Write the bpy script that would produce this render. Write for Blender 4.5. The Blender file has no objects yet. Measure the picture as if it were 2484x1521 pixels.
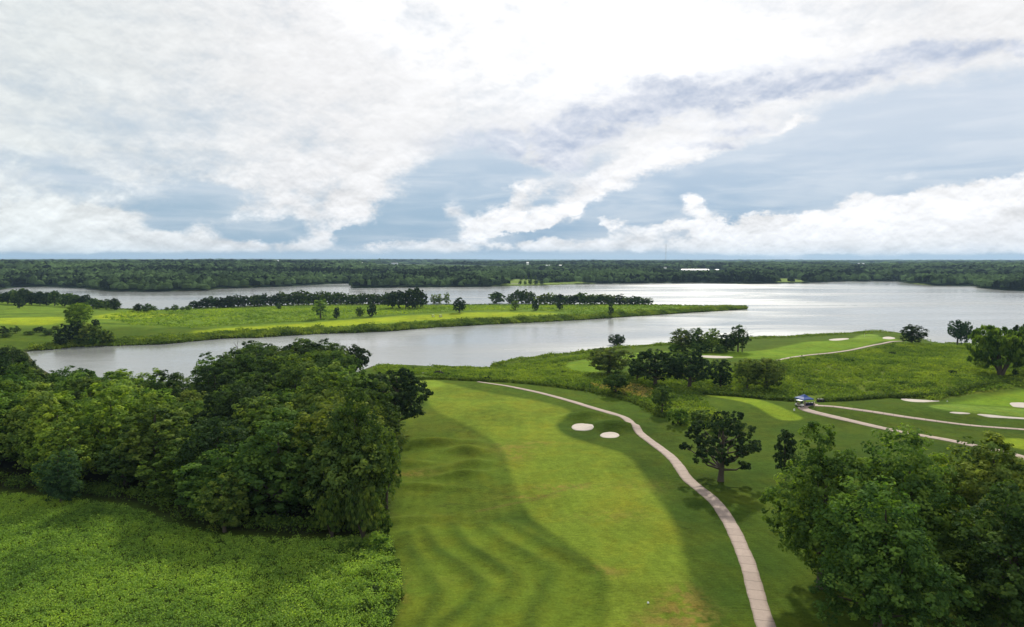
import bpy, math, random
import numpy as np
from mathutils import Vector, Matrix
sc = bpy.context.scene
C = sc.collection
R = math.radians
rng = np.random.default_rng(7)
random.seed(7)

# ------------------------------------------------------------------ camera, world, sun, exposure
CAM_H, F, CX, CY, HOR = 44.0, 1656.0, 1242.0, 760.5, 630.0      # photo pixels (2484 x 1521)
PITCH = math.atan((CY-HOR)/F)
cd = bpy.data.cameras.new('camera'); cam = bpy.data.objects.new('camera', cd); C.objects.link(cam)
cam.location = (0, 0, CAM_H); cam.rotation_euler = (math.pi/2-PITCH, 0, 0)
cd.sensor_width = 36; cd.lens = 24.0; cd.clip_start = 1; cd.clip_end = 90000
sc.camera = cam
SUN_AZ, SUN_EL = R(15), R(36)
sd_ = bpy.data.lights.new('sun', 'SUN'); so = bpy.data.objects.new('sun', sd_); C.objects.link(so)
sd_.energy = 4.1; sd_.angle = R(3.0); sd_.color = (1.0, .95, .84)
sdir = Vector((math.sin(SUN_AZ)*math.cos(SUN_EL), math.cos(SUN_AZ)*math.cos(SUN_EL), math.sin(SUN_EL)))
so.rotation_euler = sdir.to_track_quat('Z', 'Y').to_euler()
sc.view_settings.view_transform = 'Standard'; sc.view_settings.look = 'None'
sc.view_settings.exposure = 0.0; sc.view_settings.gamma = 1.0
sc.render.resolution_x, sc.render.resolution_y = 1024, 627

# ---- a tiny expression layer over shader nodes
class E:
    nt = None
    def __init__(s, sock): s.s = sock
    @staticmethod
    def _m(op, *a, clamp=False):
        n = E.nt.nodes.new('ShaderNodeMath'); n.operation = op; n.use_clamp = clamp
        for i, v in enumerate(a):
            if isinstance(v, E): E.nt.links.new(v.s, n.inputs[i])
            else: n.inputs[i].default_value = v
        return E(n.outputs[0])
    def __add__(s, o): return E._m('ADD', s, o)
    __radd__ = __add__
    def __sub__(s, o): return E._m('SUBTRACT', s, o)
    def __rsub__(s, o): return E._m('SUBTRACT', o, s)
    def __mul__(s, o): return E._m('MULTIPLY', s, o)
    __rmul__ = __mul__
    def __truediv__(s, o): return E._m('DIVIDE', s, o)
    def clamp(s): return E._m('ADD', s, 0.0, clamp=True)
    def smooth(s, a, b):
        n = E.nt.nodes.new('ShaderNodeMapRange'); n.interpolation_type = 'SMOOTHSTEP'
        E.nt.links.new(s.s, n.inputs[0]); n.inputs[1].default_value = a; n.inputs[2].default_value = b
        return E(n.outputs[0])
def e_noise(vec, scale, detail=6, rough=.55, dist=0.0, dim='3D', lac=2.0):
    n = E.nt.nodes.new('ShaderNodeTexNoise'); n.noise_dimensions = dim
    E.nt.links.new(vec.s, n.inputs['Vector'])
    n.inputs['Scale'].default_value = scale; n.inputs['Detail'].default_value = detail
    n.inputs['Roughness'].default_value = rough; n.inputs['Distortion'].default_value = dist
    n.inputs['Lacunarity'].default_value = lac
    return E(n.outputs['Fac'])
def e_comb(x, y, z):
    n = E.nt.nodes.new('ShaderNodeCombineXYZ')
    for i, v in enumerate((x, y, z)):
        if isinstance(v, E): E.nt.links.new(v.s, n.inputs[i])
        else: n.inputs[i].default_value = v
    return E(n.outputs[0])
def e_mix(f, a, b, mode='MIX'):
    n = E.nt.nodes.new('ShaderNodeMix'); n.data_type = 'RGBA'; n.blend_type = mode
    for i, v in ((0, f), (6, a), (7, b)):
        if isinstance(v, E): E.nt.links.new(v.s, n.inputs[i])
        elif i == 0: n.inputs[0].default_value = v
        else: n.inputs[i].default_value = (v[0], v[1], v[2], 1)
    return E(n.outputs[2])

def e_mixf(f, a, b): return a + (b-a)*f

def px_dir(u, v):
    d = np.array([(u-CX)/F, 1.0, -(v-CY)/F])
    c, s = math.cos(PITCH), math.sin(PITCH)
    return np.array([d[0], d[1]*c+d[2]*s, -d[1]*s+d[2]*c])
def UV(u, v):
    d = px_dir(u, v); return d[0]/d[1], d[2]/d[1]

def build_world():
    w = bpy.data.worlds.new('World'); sc.world = w; w.use_nodes = True
    nt = w.node_tree; E.nt = nt
    for n in list(nt.nodes): nt.nodes.remove(n)
    out = nt.nodes.new('ShaderNodeOutputWorld'); bg = nt.nodes.new('ShaderNodeBackground')
    nt.links.new(bg.outputs[0], out.inputs[0])
    S = 0.1
    bg.inputs[1].default_value = S
    sky = nt.nodes.new('ShaderNodeTexSky'); sky.sky_type = 'NISHITA'; sky.sun_disc = False
    sky.sun_elevation = SUN_EL; sky.sun_rotation = SUN_AZ; sky.altitude = 300
    sky.air_density = 1.0; sky.dust_density = 1.5; sky.ozone_density = 1.5
    tc = nt.nodes.new('ShaderNodeTexCoord'); sp = nt.nodes.new('ShaderNodeSeparateXYZ')
    nt.links.new(tc.outputs['Generated'], sp.inputs[0])
    x, y, z = (E(sp.outputs[i]) for i in range(3))
    D = E(tc.outputs['Generated'])
    yc = E._m('MAXIMUM', y, 0.08)
    U, V = x/yc, z/yc
    # turbulence used to ruffle the placement of every cloud mass
    st = e_comb(x, y, z*2.2)
    n1 = e_noise(st, 5.5, 9, .56, .25)
    n2 = e_noise(e_comb(x, y, z*1.7), 17, 8, .6, .3)
    n3 = e_noise(e_comb(x*1.0, y, z*7.0), 7, 7, .55, .6)      # long flat streaks
    n4 = e_noise(e_comb(x, y, z*1.5), 42, 7, .62, .2)
    wu = e_noise(e_comb(x, y+3.1, z*1.6), 6, 9, .66) - .5
    wv = e_noise(e_comb(x+5.2, y, z*1.6), 6, 9, .66) - .5
    Uw, Vw = U + wu*.16, V + wv*.11
    def ell(u, v, su, sv, rot, amp, warp=True):
        cu, cv = UV(u, v); a, b = su/F, sv/F
        du, dv = (Uw if warp else U) - cu, (Vw if warp else V) - cv
        c, s = math.cos(R(rot)), math.sin(R(rot))
        p = (du*c + dv*s)*(1/a); q = (dv*c - du*s)*(1/b)
        e = E._m('EXPONENT', (p*p + q*q)*(-.5))
        return e*amp
    def tot(l):
        r = ell(*l[0])
        for k in l[1:]: r = r + ell(*k)
        return r
    clear = tot([(2200, 320, 400, 62, 15, 1.0), (2440, 290, 240, 80, 5, .85), (1850, 430, 300, 50, 6, 1.0), (1500, 525, 210, 42, 0, .85),
                 (1110, 455, 80, 58, 10, .95), (1010, 545, 56, 38, 0, 1.5), (1240, 345, 110, 18, 0, .6), (1215, 583, 80, 13, 0, 1.1),
                 (880, 581, 56, 13, 0, 1.5), (640, 548, 64, 17, 0, 1.3), (500, 487, 34, 20, 0, 1.1), (400, 535, 34, 15, 0, 1.0),
                 (190, 425, 190, 24, -8, .55), (290, 485, 220, 18, -6, .36), (2080, 470, 240, 30, 10, .9), (1420, 400, 130, 18, 0, .35), (2470, 390, 110, 26, 0, .5),
                 (1180, 415, 110, 28, 0, .45), (1390, 575, 120, 12, 0, .5)])
    white = tot([(1715, 525, 52, 27, -20, 1.5), (1650, 562, 90, 11, 5, 1.3), (1960, 550, 150, 17, 6, 1.2), (2230, 505, 170, 30, 14, 1.1),
                 (2430, 490, 130, 52, 20, 1.2), (2190, 428, 90, 15, 22, .85), (2440, 440, 80, 22, 30, .6), (2200, 575, 300, 20, 4, .6),
                 (1600, 400, 90, 40, 24, .95), (1480, 450, 100, 28, 24, .95), (1715, 500, 45, 30, 0, .7), (1318, 530, 60, 24, 0, 1.7), (1190, 548, 56, 30, 20, 1.5), (1105, 500, 22, 34, -20, 1.0), (1255, 470, 60, 16, 25, .8), (1560, 470, 60, 14, 10, .5), (1050, 520, 16, 16, 0, .7),
                 (920, 470, 70, 100, 0, .55), (1410, 500, 36, 18, 0, 1.1), (1500, 552, 16, 14, 0, 1.2), (1910, 302, 40, 7, 15, 1.0), (1990, 372, 90, 9, 12, .9), (2400, 338, 80, 7, 4, .7),
                 (1690, 340, 60, 40, 60, .5), (150, 540, 300, 30, 0, .35)])
    low = E._m('EXPONENT', ((V + wv*.03 - UV(CX, 590)[1])*(F/13.0))*((V + wv*.03 - UV(CX, 590)[1])*(F/13.0))*(-.5))
    bq = (V + wv*.003 - UV(CX, 627)[1])*(F/11)
    base = E._m('EXPONENT', bq*bq*(-.5))
    lows = V.smooth(.20, .05)
    grey = tot([(1560, 262, 240, 30, 17, .35), (1430, 290, 170, 46, 16, 1.0), (1610, 232, 100, 26, 14, .8), (1230, 355, 140, 32, -4, 1.0), (1330, 395, 110, 14, 0, .8),
                (1790, 308, 58, 15, 4, 1.2), (1720, 352, 60, 10, 0, 1.0), (1860, 222, 120, 13, 3, 1.15), (2080, 170, 170, 36, 10, .95),
                (2260, 112, 90, 14, 4, .9), (2440, 108, 90, 15, 2, 1.1), (1270, 60, 40, 40, -40, .32), (1250, 130, 40, 40, 0, .25), (2000, 205, 260, 16, 12, .7),
                (700, 440, 90, 40, -30, .22), (800, 210, 60, 100, 0, .12), (2440, 540, 200, 40, 0, .28), (2000, 610, 500, 9, 0, .5), (1420, 440, 110, 14, 0, .5)])
    cov = grey*.38 + .60 + V.smooth(.10, .30)*.30 + white*.80 + low*.42 - clear*.86 - base*.80 + (n1-.5)*1.25 + (n2-.5)*(.70+lows*.5) + (n4-.5)*.6
    cover = e_mixf(lows, cov.smooth(.08, .96), cov.smooth(.18, .80))
    # clear air: physical sky washed by thin high cloud
    vv = V.smooth(.01, .21)
    clearcol = e_mix(vv, (.165, .350, .575), (.590, .675, .785))
    side = U.smooth(-.45, .25)
    clearcol = e_mix((1-side)*.45, clearcol, (.43, .56, .65))
    clearcol = e_mix((n3*.6+n1*.4-.42).smooth(-.04, .22)*.50, clearcol, (.80, .84, .90))
    clearcol = e_mix(base*.8, clearcol, (.40, .52, .64))
    scl = nt.nodes.new('ShaderNodeMix'); scl.data_type = 'RGBA'; scl.blend_type = 'MULTIPLY'; scl.inputs[0].default_value = 1
    nt.links.new(clearcol.s, scl.inputs[6]); scl.inputs[7].default_value = (10, 10, 10, 1)
    clear10 = E(scl.outputs[2])
    nish = E(sky.outputs[0])
    clear10 = e_mix(.10, clear10, nish)
    # cloud brightness: thin edges bright, thick bellies grey-lavender
    g = (grey*(.66 + (n2-.5)*2.4 + (n4-.5)*.7 + (n1-.5)*1.4)).smooth(.05, 1.05)
    hot = tot([(1480, 40, 420, 130, -8, 1.0, False), (1500, 190, 260, 60, 10, .5, False), (960, 60, 120, 40, -25, .5)])
    tex = ((n1-.5)*.50 + (n2-.5)*.62 + (n4-.5)*.45 + (n3-.5)*.25)
    # relief: brighter where the cloud thins upwards, greyer on the undersides
    em = e_noise(e_comb(x, y, z*1.7), 13, 8, .58, .3) - e_noise(e_comb(x, y, z*1.7+.016), 13, 8, .58, .3)
    em2 = n4 - e_noise(e_comb(x, y, z*1.5+.005), 42, 7, .62, .2)
    relief = em*(.22+lows*.95) + em2*(.2+lows*.35)
    lum = (.875 + hot*.26 + tex*(.34+lows*.12) + white*.09 + relief*.75)
    lum = E._m('MINIMUM', lum, 1.12)
    lft = (1-U.smooth(-.75, -.25))
    wc = e_mix(lft, (1.0, 1.0, 1.01), (.92, .965, .965))
    wcl = nt.nodes.new('ShaderNodeVectorMath'); wcl.operation = 'SCALE'
    nt.links.new(wc.s, wcl.inputs[0]); nt.links.new((lum*10.0).s, wcl.inputs['Scale'])
    cloud = e_mix(g, E(wcl.outputs[0]), e_mix((em*3.0+em2*.8+tex*.8+.40).clamp(), (5.0, 5.7, 7.1), (8.6, 8.8, 9.4)))
    col = e_mix(cover, clear10, cloud)
    # the cloud deck overhead and behind the drone, plain
    col = e_mix(z.smooth(.40, .62), col, (6.2, 6.5, 7.1))
    col = e_mix((z*-1).smooth(0.0, .02), col, (1.0, 1.4, .9))
    nt.links.new(col.s, bg.inputs[0])
    w.cycles.sampling_method = 'MANUAL'; w.cycles.sample_map_resolution = 512
build_world()

# ------------------------------------------------------------------ helpers
def tag(o, label=None, cat=None, group=None, kind=None):
    if label: o['label'] = label
    if cat: o['category'] = cat
    if group: o['group'] = group
    if kind: o['kind'] = kind
    return o
def new_obj(name, me, parent=None, loc=None):
    o = bpy.data.objects.new(name, me); C.objects.link(o)
    if parent: o.parent = parent
    if loc is not None: o.location = loc
    return o
def empty(name, loc, rz=0):
    o = bpy.data.objects.new(name, None); C.objects.link(o); o.location = loc; o.rotation_euler = (0, 0, rz)
    o.empty_display_size = .5
    return o
def np_mesh(name, verts, faces, mat=None, smooth=False, k=None):
    """verts (N,3); faces (M,k) array"""
    me = bpy.data.meshes.new(name)
    verts = np.asarray(verts, np.float32); faces = np.asarray(faces, np.int32)
    m, k = faces.shape
    me.vertices.add(len(verts)); me.vertices.foreach_set('co', verts.ravel())
    me.loops.add(m*k); me.loops.foreach_set('vertex_index', faces.ravel())
    me.polygons.add(m); me.polygons.foreach_set('loop_start', np.arange(0, m*k, k, dtype=np.int32))
    me.polygons.foreach_set('loop_total', np.full(m, k, np.int32))
    me.polygons.foreach_set('use_smooth', np.full(m, smooth, bool))
    me.update(calc_edges=True)
    if mat: me.materials.append(mat)
    return me
def add_attr(me, name, data, dom='POINT'):
    data = np.asarray(data, np.float32)
    if data.ndim == 1:
        a = me.attributes.new(name, 'FLOAT', dom); a.data.foreach_set('value', data)
    else:
        a = me.attributes.new(name, 'FLOAT_COLOR', dom)
        d = np.ones((len(data), 4), np.float32); d[:, :3] = data[:, :3]; a.data.foreach_set('color', d.ravel())
class MB:
    def __init__(s): s.v = []; s.f = []
    def box(s, x0, x1, y0, y1, z0, z1):
        b = len(s.v)
        s.v += [(x0,y0,z0),(x1,y0,z0),(x1,y1,z0),(x0,y1,z0),(x0,y0,z1),(x1,y0,z1),(x1,y1,z1),(x0,y1,z1)]
        s.f += [tuple(b+i for i in q) for q in ((0,3,2,1),(4,5,6,7),(0,1,5,4),(1,2,6,5),(2,3,7,6),(3,0,4,7))]
        return s
    def tube(s, pts, rad, n=8, cap=True):
        pts = [Vector(p) for p in pts]; rings = []
        if not hasattr(rad, '__len__'): rad = [rad]*len(pts)
        for i, p in enumerate(pts):
            d = (pts[min(i+1, len(pts)-1)] - pts[max(i-1, 0)]).normalized()
            a = d.orthogonal().normalized() if abs(d.z) < .9 else Vector((1,0,0))
            a = (a - d*a.dot(d)).normalized(); b = d.cross(a)
            r0 = len(s.v); rings.append(r0)
            for k in range(n):
                t = 2*math.pi*k/n; s.v.append(tuple(p + (a*math.cos(t)+b*math.sin(t))*rad[i]))
        for r0, r1 in zip(rings, rings[1:]):
            for k in range(n): s.f.append((r0+k, r0+(k+1) % n, r1+(k+1) % n, r1+k))
        if cap: s.f.append(tuple(rings[0]+k for k in range(n))[::-1]); s.f.append(tuple(rings[-1]+k for k in range(n)))
        return s
    def prism(s, prof, y0, y1):      # profile in xz, extruded along y
        n = len(prof); b = len(s.v)
        s.v += [(x, y0, z) for x, z in prof] + [(x, y1, z) for x, z in prof]
        for k in range(n): s.f.append((b+k, b+(k+1) % n, b+n+(k+1) % n, b+n+k))
        s.f.append(tuple(b+k for k in range(n))[::-1]); s.f.append(tuple(b+n+k for k in range(n)))
        return s
    def mesh(s, name, mat, smooth=False, bevel=0):
        me = bpy.data.meshes.new(name); me.from_pydata(s.v, [], s.f); me.materials.append(mat)
        import bmesh
        bm = bmesh.new(); bm.from_mesh(me)
        if bevel: bmesh.ops.bevel(bm, geom=bm.edges[:], offset=bevel, segments=2, affect='EDGES', clamp_overlap=True)
        bmesh.ops.recalc_face_normals(bm, faces=bm.faces[:]); bm.to_mesh(me); bm.free()
        if smooth:
            for p in me.polygons: p.use_smooth = True
        return me
    def build(s, name, mat, parent=None, smooth=False, bevel=0):
        return new_obj(name, s.mesh(name, mat, smooth, bevel), parent)

def mat_base(name):
    m = bpy.data.materials.new(name); m.use_nodes = True; nt = m.node_tree; E.nt = nt
    for n in list(nt.nodes): nt.nodes.remove(n)
    out = nt.nodes.new('ShaderNodeOutputMaterial')
    return m, nt, out
def simple(name, col, rough=.6, metal=0, nscale=6, var=.12, spec=.4):
    m, nt, out = mat_base(name)
    p = nt.nodes.new('ShaderNodeBsdfPrincipled'); nt.links.new(p.outputs[0], out.inputs[0])
    tc = nt.nodes.new('ShaderNodeTexCoord'); n = e_noise(E(tc.outputs['Object']), nscale, 4)
    c = e_mix(n, [k*(1-var) for k in col], [min(1, k*(1+var)) for k in col])
    nt.links.new(c.s, p.inputs['Base Color']); p.inputs['Roughness'].default_value = rough
    p.inputs['Metallic'].default_value = metal; p.inputs['Specular IOR Level'].default_value = spec
    return m

# ------------------------------------------------------------------ terrain
def on_plane(u, v, z):
    d = px_dir(u, v); t = (z-CAM_H)/d[2]; return (d[0]*t, d[1]*t)
WATER = -6.0
def ss(t): t = np.clip(t, 0, 1); return t*t*(3-2*t)
lower_B = [(66,852),(128,847),(183,841),(256,839),(329,837),(402,834),(475,827),(548,820),(621,819),(694,814),(767,810),(860,807),(946,803),(1056,794),(1165,788),(1240,784),(1311,781),(1421,775),(1494,770),(1603,763),(1694,757),(1767,753),(1810,750),(1818,748)]
upper_B = [(1803,744),(1730,742),(1584,739),(1530,738),(1129,739),(1037,740),(960,738),(850,738),(700,740),(560,745),(449,748),(380,752),(300,749),(220,742),(100,730),(0,722),(-200,716),(-700,712)]
far_C = [(-700,702),(-200,705),(0,704),(22,699),(40,697),(128,695),(205,700),(263,707),(365,708),(493,706),(548,700),(676,696),(804,689),(850,687),(851,699),(1034,697),(1165,696),(1238,694),(1319,693),(1384,689),(1494,688),(1700,686),(1803,689),(1949,687),(2041,683),(2168,682),(2205,688),(2260,693),(2366,694),(2369,698),(2424,704),(2484,706),(2700,709),(3300,712)]
near_A = [(3300,880),(2900,862),(2640,850),(2484,842),(2370,838),(2290,834),(2240,822),(2200,812),(2150,808),(2090,807),(2020,812),(1940,817),(1860,820),(1780,824),(1700,830),(1620,838),(1540,841),(1455,851),(1370,860),(1300,868),(1240,874),(1196,883),(1180,895),(1140,894),(1060,889),(1000,886),(905,884),(850,905),(700,935),(600,955),(520,1000),(430,1012),(300,975),(160,925),(90,885)]
shore = [on_plane(u, v, WATER+.3) for u, v in lower_B] + [on_plane(u, v, WATER+1.6) for u, v in upper_B] + \
        [on_plane(u, v, WATER) for u, v in far_C] + [on_plane(u, v, WATER+.5) for u, v in near_A]
shore = np.array(shore)
def seg_dist(P, poly, closed=True):
    """signed (inside +) distance to a closed polygon, or plain distance to an open polyline, with index"""
    A = poly; B = np.roll(poly, -1, 0) if closed else poly[1:]
    if not closed: A = poly[:-1]
    out = np.full(len(P), 1e18); inside = np.zeros(len(P), bool); tt = np.zeros(len(P))
    acc = 0.0
    for (ax, ay), (bx, by) in zip(A, B):
        dx, dy = bx-ax, by-ay; L2 = dx*dx+dy*dy+1e-12
        px, py = P[:, 0]-ax, P[:, 1]-ay
        t = np.clip((px*dx+py*dy)/L2, 0, 1)
        d = (px-t*dx)**2 + (py-t*dy)**2
        w = d < out; out[w] = d[w]; tt[w] = acc + t[w]*math.sqrt(L2); acc += math.sqrt(L2)
        if closed and ay != by:
            c = ((ay > P[:, 1]) != (by > P[:, 1])) & (P[:, 0] < dx*(P[:, 1]-ay)/(by-ay)+ax)
            inside ^= c
    d = np.sqrt(out)
    return np.where(inside, d, -d) if closed else (d, tt)
def region(P, poly, soft):
    """soft mask of a world polygon, culled to its bounding box"""
    poly = np.array(poly); m = np.zeros(len(P))
    lo, hi = poly.min(0)-soft-1, poly.max(0)+soft+1
    k = np.all((P >= lo) & (P <= hi), axis=1)
    if k.any(): m[k] = ss((seg_dist(P[k], poly)+soft)/(2*soft))
    return m
def vnoise(x, y, s, seed=0):
    """cheap smooth value noise"""
    x = x/s+seed*17.3; y = y/s+seed*9.1
    xi, yi = np.floor(x), np.floor(y); fx, fy = ss(x-xi), ss(y-yi)
    def h(a, b): q = np.sin(a*127.1+b*311.7+seed*7.7)*43758.5453; return q-np.floor(q)
    return (h(xi, yi)*(1-fx)+h(xi+1, yi)*fx)*(1-fy) + (h(xi, yi+1)*(1-fx)+h(xi+1, yi+1)*fx)*fy
bumps = []      # (x, y, sx, sy, rot, h)
def bump(u, v, sx, sy, rot, h, z=0): x, y = on_plane(u, v, z); bumps.append((x, y, sx, sy, R(rot), h))
for q in [(1065,1080,5,1.6,8,1.7), (1135,1098,3.2,1.8,-15,1.9), (1005,1082,4,1.6,0,.7), (1140,1128,3,1.3,25,1.4), (1000,1125,4.5,1.5,-8,.8), (1060,1140,4,1.4,10,.6),
          (1120,1152,3.5,1.3,18,1.4), (1030,1178,5,1.3,-10,.8), (1160,1080,3,2.2,-40,.6), (1000,1262,6,1.2,8,.5),
          (1425,1014,4.6,2.4,0,2.4), (1492,1037,4.2,2.0,0,2.2), (1455,1027,3,2.6,0,.9),
          (2140,985,16,7,0,1.3), (2290,1000,22,5,0,.8), (2450,955,25,10,0,1.4), (1800,975,18,8,-25,.7),
          (2080,905,30,22,0,1.6), (2330,900,30,18,0,1.4), (1500,905,30,12,0,.8), (2200,940,18,8,0,.9)]: bump(*q)
for q in [(290,773,14,10,0,1.8), (420,800,30,14,0,1.4), (120,785,30,20,0,1.2), (560,770,30,20,0,1.3), (700,760,40,20,0,1.0), (330,765,30,16,0,1.6)]: bump(*q, z=-3)
bunkers = {}
def stripes_pts(l): return np.array([on_plane(u, v, 0) for u, v in l])
ridges = [stripes_pts(l) for l in (
    [(1229,1268),(1322,1330),(1425,1390)], [(1167,1277),(1220,1321),(1300,1370),(1340,1397),(1318,1441),(1291,1500),(1280,1560)],
    [(1096,1277),(1131,1330),(1202,1379),(1251,1415),(1233,1450),(1189,1495),(1150,1560)], [(1029,1286),(1056,1339),(1136,1397),(1167,1428),(1149,1472),(1078,1521),(1040,1580)],
    [(985,1300),(1000,1350),(1040,1410),(1060,1450),(1040,1500),(990,1560)])]
def H_raw(x, y):
    P = np.stack([x, y], 1); sd = -seg_dist(P, shore)      # + on land
    far = ss((y-900)/300.0); mid = ss((y-400)/80)*(1-far)
    land = WATER + 2.0*ss(sd/9.0) + (1-far-mid)*4.0*ss((sd-4)/70.0) + mid*(2.3*ss((sd-4)/90.0)) + \
        far*(ss((sd-10)/200)*4 + ss((sd-60)/1500.0)*10 + (vnoise(x, y, 900, 3)-.3)*7*ss(sd/500) + (vnoise(x, y, 350, 5)-.5)*5*ss(sd/250))
    hill = ss((-x-100)/900)*ss((y-1100)/900)
    land += hill*12 + ss((np.hypot(x, y)-1900)/1500)*((vnoise(x, y, 700, 21)-.35)*9+(vnoise(x*.33, y, 420, 22)-.4)*12)*far + ss((y-7000)/9000)*6 + ss((y-9000)/9000)*(vnoise(x, y, 2500, 9)-.3)*14
    land += ss((sd-20)/60)*(1-far)*((vnoise(x, y, 46, 1)-.5)*1.5 + (vnoise(x, y, 17, 2)-.5)*.35)
    near = (y < 900)
    if near.any():
        xx, yy = x[near], y[near]; acc = np.zeros(len(xx))
        for bx, by, sx, sy, ro, h in bumps:
            dx, dy = xx-bx, yy-by; c, s = math.cos(ro), math.sin(ro)
            p, q = (dx*c+dy*s)/sx, (dy*c-dx*s)/sy
            acc += h*np.exp(-.5*(p*p+q*q))
        kk = (yy < 150)
        if kk.any():
            for l in ridges:
                d, _ = seg_dist(np.stack([xx[kk], yy[kk]], 1), l, False); acc[kk] += .38*np.exp(-.5*(d/1.1)**2)
        land[near] += acc
    w = np.clip(sd/3, -1, 0)
    return np.where(sd > 0, land, WATER + w*2.0)
# polar sheet: fine near, coarse far
rr = [2.0]
while rr[-1] < 24000:
    r = rr[-1]
    rr.append(r*(1 + (.08 if r < 60 else .0032 if r < 170 else .0055 if r < 420 else .009 if r < 1700 else .025)))
rr = np.array(rr)
aa = np.concatenate([np.linspace(-180, -80, 26)[:-1], np.linspace(-80, -46, 60)[:-1], np.linspace(-46, 46, 880), np.linspace(46, 80, 60)[1:], np.linspace(80, 180, 26)[1:]])*math.pi/180
A_, R_ = np.meshgrid(aa, rr)
GX, GY = R_*np.sin(A_), R_*np.cos(A_)
GZ = np.empty(GX.size)
fx, fy = GX.ravel(), GY.ravel()
for i in range(0, GX.size, 80000): GZ[i:i+80000] = H_raw(fx[i:i+80000], fy[i:i+80000])
def lookup(G, x, y):
    x = np.atleast_1d(np.asarray(x, float)); y = np.atleast_1d(np.asarray(y, float))
    r = np.clip(np.hypot(x, y), rr[0], rr[-2]); a = np.clip(np.arctan2(x, y), aa[0], aa[-1])
    i = np.clip(np.searchsorted(rr, r)-1, 0, len(rr)-2); j = np.clip(np.searchsorted(aa, a)-1, 0, len(aa)-2)
    s = (r-rr[i])/(rr[i+1]-rr[i]); t = (a-aa[j])/(aa[j+1]-aa[j])
    g = G.reshape(GX.shape)
    return (g[i, j]*(1-s)*(1-t)+g[i+1, j]*s*(1-t)+g[i, j+1]*(1-s)*t+g[i+1, j+1]*s*t)
def Hi(x, y): return lookup(GZ, x, y)
TT = np.geomspace(40, 22000, 900)
def G(u, v):
    """the point of the ground seen at photo pixel (u, v)"""
    d = px_dir(u, v); z = CAM_H+d[2]*TT; h = Hi(d[0]*TT, d[1]*TT)
    k = np.nonzero(z < h)[0]
    if not len(k): t = TT[-1]
    else:
        k = max(k[0], 1); a, b = TT[k-1], TT[k]
        for _ in range(14):
            m = (a+b)/2
            if CAM_H+d[2]*m < Hi(d[0]*m, d[1]*m)[0]: b = m
            else: a = m
        t = b
    return Vector((d[0]*t, d[1]*t, float(Hi(d[0]*t, d[1]*t)[0])))
def GP(l): return np.array([G(u, v)[:2] for u, v in l])
def smooth_poly(P, n=3, closed=True):
    P = np.array(P, float)
    for _ in range(n):
        if closed: Q = np.roll(P, -1, 0); P = np.stack([.75*P+.25*Q, .25*P+.75*Q], 1).reshape(-1, 2)
        else:
            q = np.stack([.75*P[:-1]+.25*P[1:], .25*P[:-1]+.75*P[1:]], 1).reshape(-1, 2); P = np.vstack([P[:1], q, P[-1:]])
    return P

fairway = [(1007,925),(1040,921),(1078,928),(1149,946),(1238,961),(1300,972),(1362,986),(1389,999),(1371,1012),(1349,1026),(1347,1039),(1371,1057),(1434,1077),(1491,1092),(1531,1112),(1558,1148),(1580,1188),(1611,1232),(1634,1272),(1651,1321),(1663,1384),(1674,1441),(1694,1521),(1725,1620),(1780,1850),(1380,1850),(1440,1640),(1462,1521),(1474,1440),(1469,1397),(1434,1361),(1389,1330),(1345,1295),(1300,1264),(1278,1232),(1256,1206),(1242,1157),(1233,1112),(1211,1077),(1167,1050),(1113,1023),(1064,1001),(1038,979),(1033,957),(1007,939)]
fairwayW = smooth_poly(GP(fairway), 2)
green1 = smooth_poly(GP([(1005,926),(1040,921),(1075,926),(1080,934),(1055,942),(1020,945),(1003,938)]), 2)
tee = smooth_poly(GP([(1703,959),(1727,955),(1764,957),(1813,961),(1861,975),(1898,989),(1934,1006),(1950,1014),(1934,1020),(1898,1020),(1874,1011),(1849,994),(1813,977),(1764,967)]), 2)
tee2 = smooth_poly(GP([(2415,1068),(2450,1062),(2500,1066),(2560,1085),(2540,1100),(2484,1090),(2430,1080)]), 2)
green2 = smooth_poly(GP([(2249,984),(2298,979),(2371,984),(2484,992),(2560,1000),(2560,1018),(2484,1012),(2420,1007),(2347,1000),(2298,996),(2264,990)]), 2)
lawn2 = smooth_poly(GP([(2350,972),(2400,960),(2484,950),(2640,940),(2640,990),(2484,990),(2400,984),(2290,978)]), 2)
penin = smooth_poly(GP([(1620,849),(1700,851),(1760,853),(1840,853),(1920,836),(1965,828),(2010,827),(2065,821),(2132,816),(2176,822),(2183,827),(2114,836),(2060,847),(1964,860),(1900,872),(1880,872),(1800,869),(1700,863),(1640,858)]), 2)
peninL = smooth_poly(GP([(1367,886),(1385,877),(1430,871),(1490,861),(1540,856),(1600,851),(1640,850),(1640,860),(1560,864),(1500,880),(1470,900),(1425,905),(1380,897)]), 2)
penG = smooth_poly(GP([(2070,818),(2090,811),(2125,811),(2135,817),(2110,822),(2075,823)]), 2)
stripB = smooth_poly(GP([(455,805),(560,795),(660,789),(760,783),(860,775),(946,768),(1056,763),(1165,757),(1275,757),(1366,761),(1330,764),(1200,770),(1056,775),(910,786),(800,794),(690,800),(560,806),(475,810)]), 2)
stripB2 = smooth_poly(GP([(-200,772),(0,772),(80,770),(160,768),(160,785),(80,790),(0,786),(-200,788)]), 2)
stripB3 = smooth_poly(GP([(225,765),(300,757),(380,760),(450,762),(400,769),(300,774),(230,774)]), 2)
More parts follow.
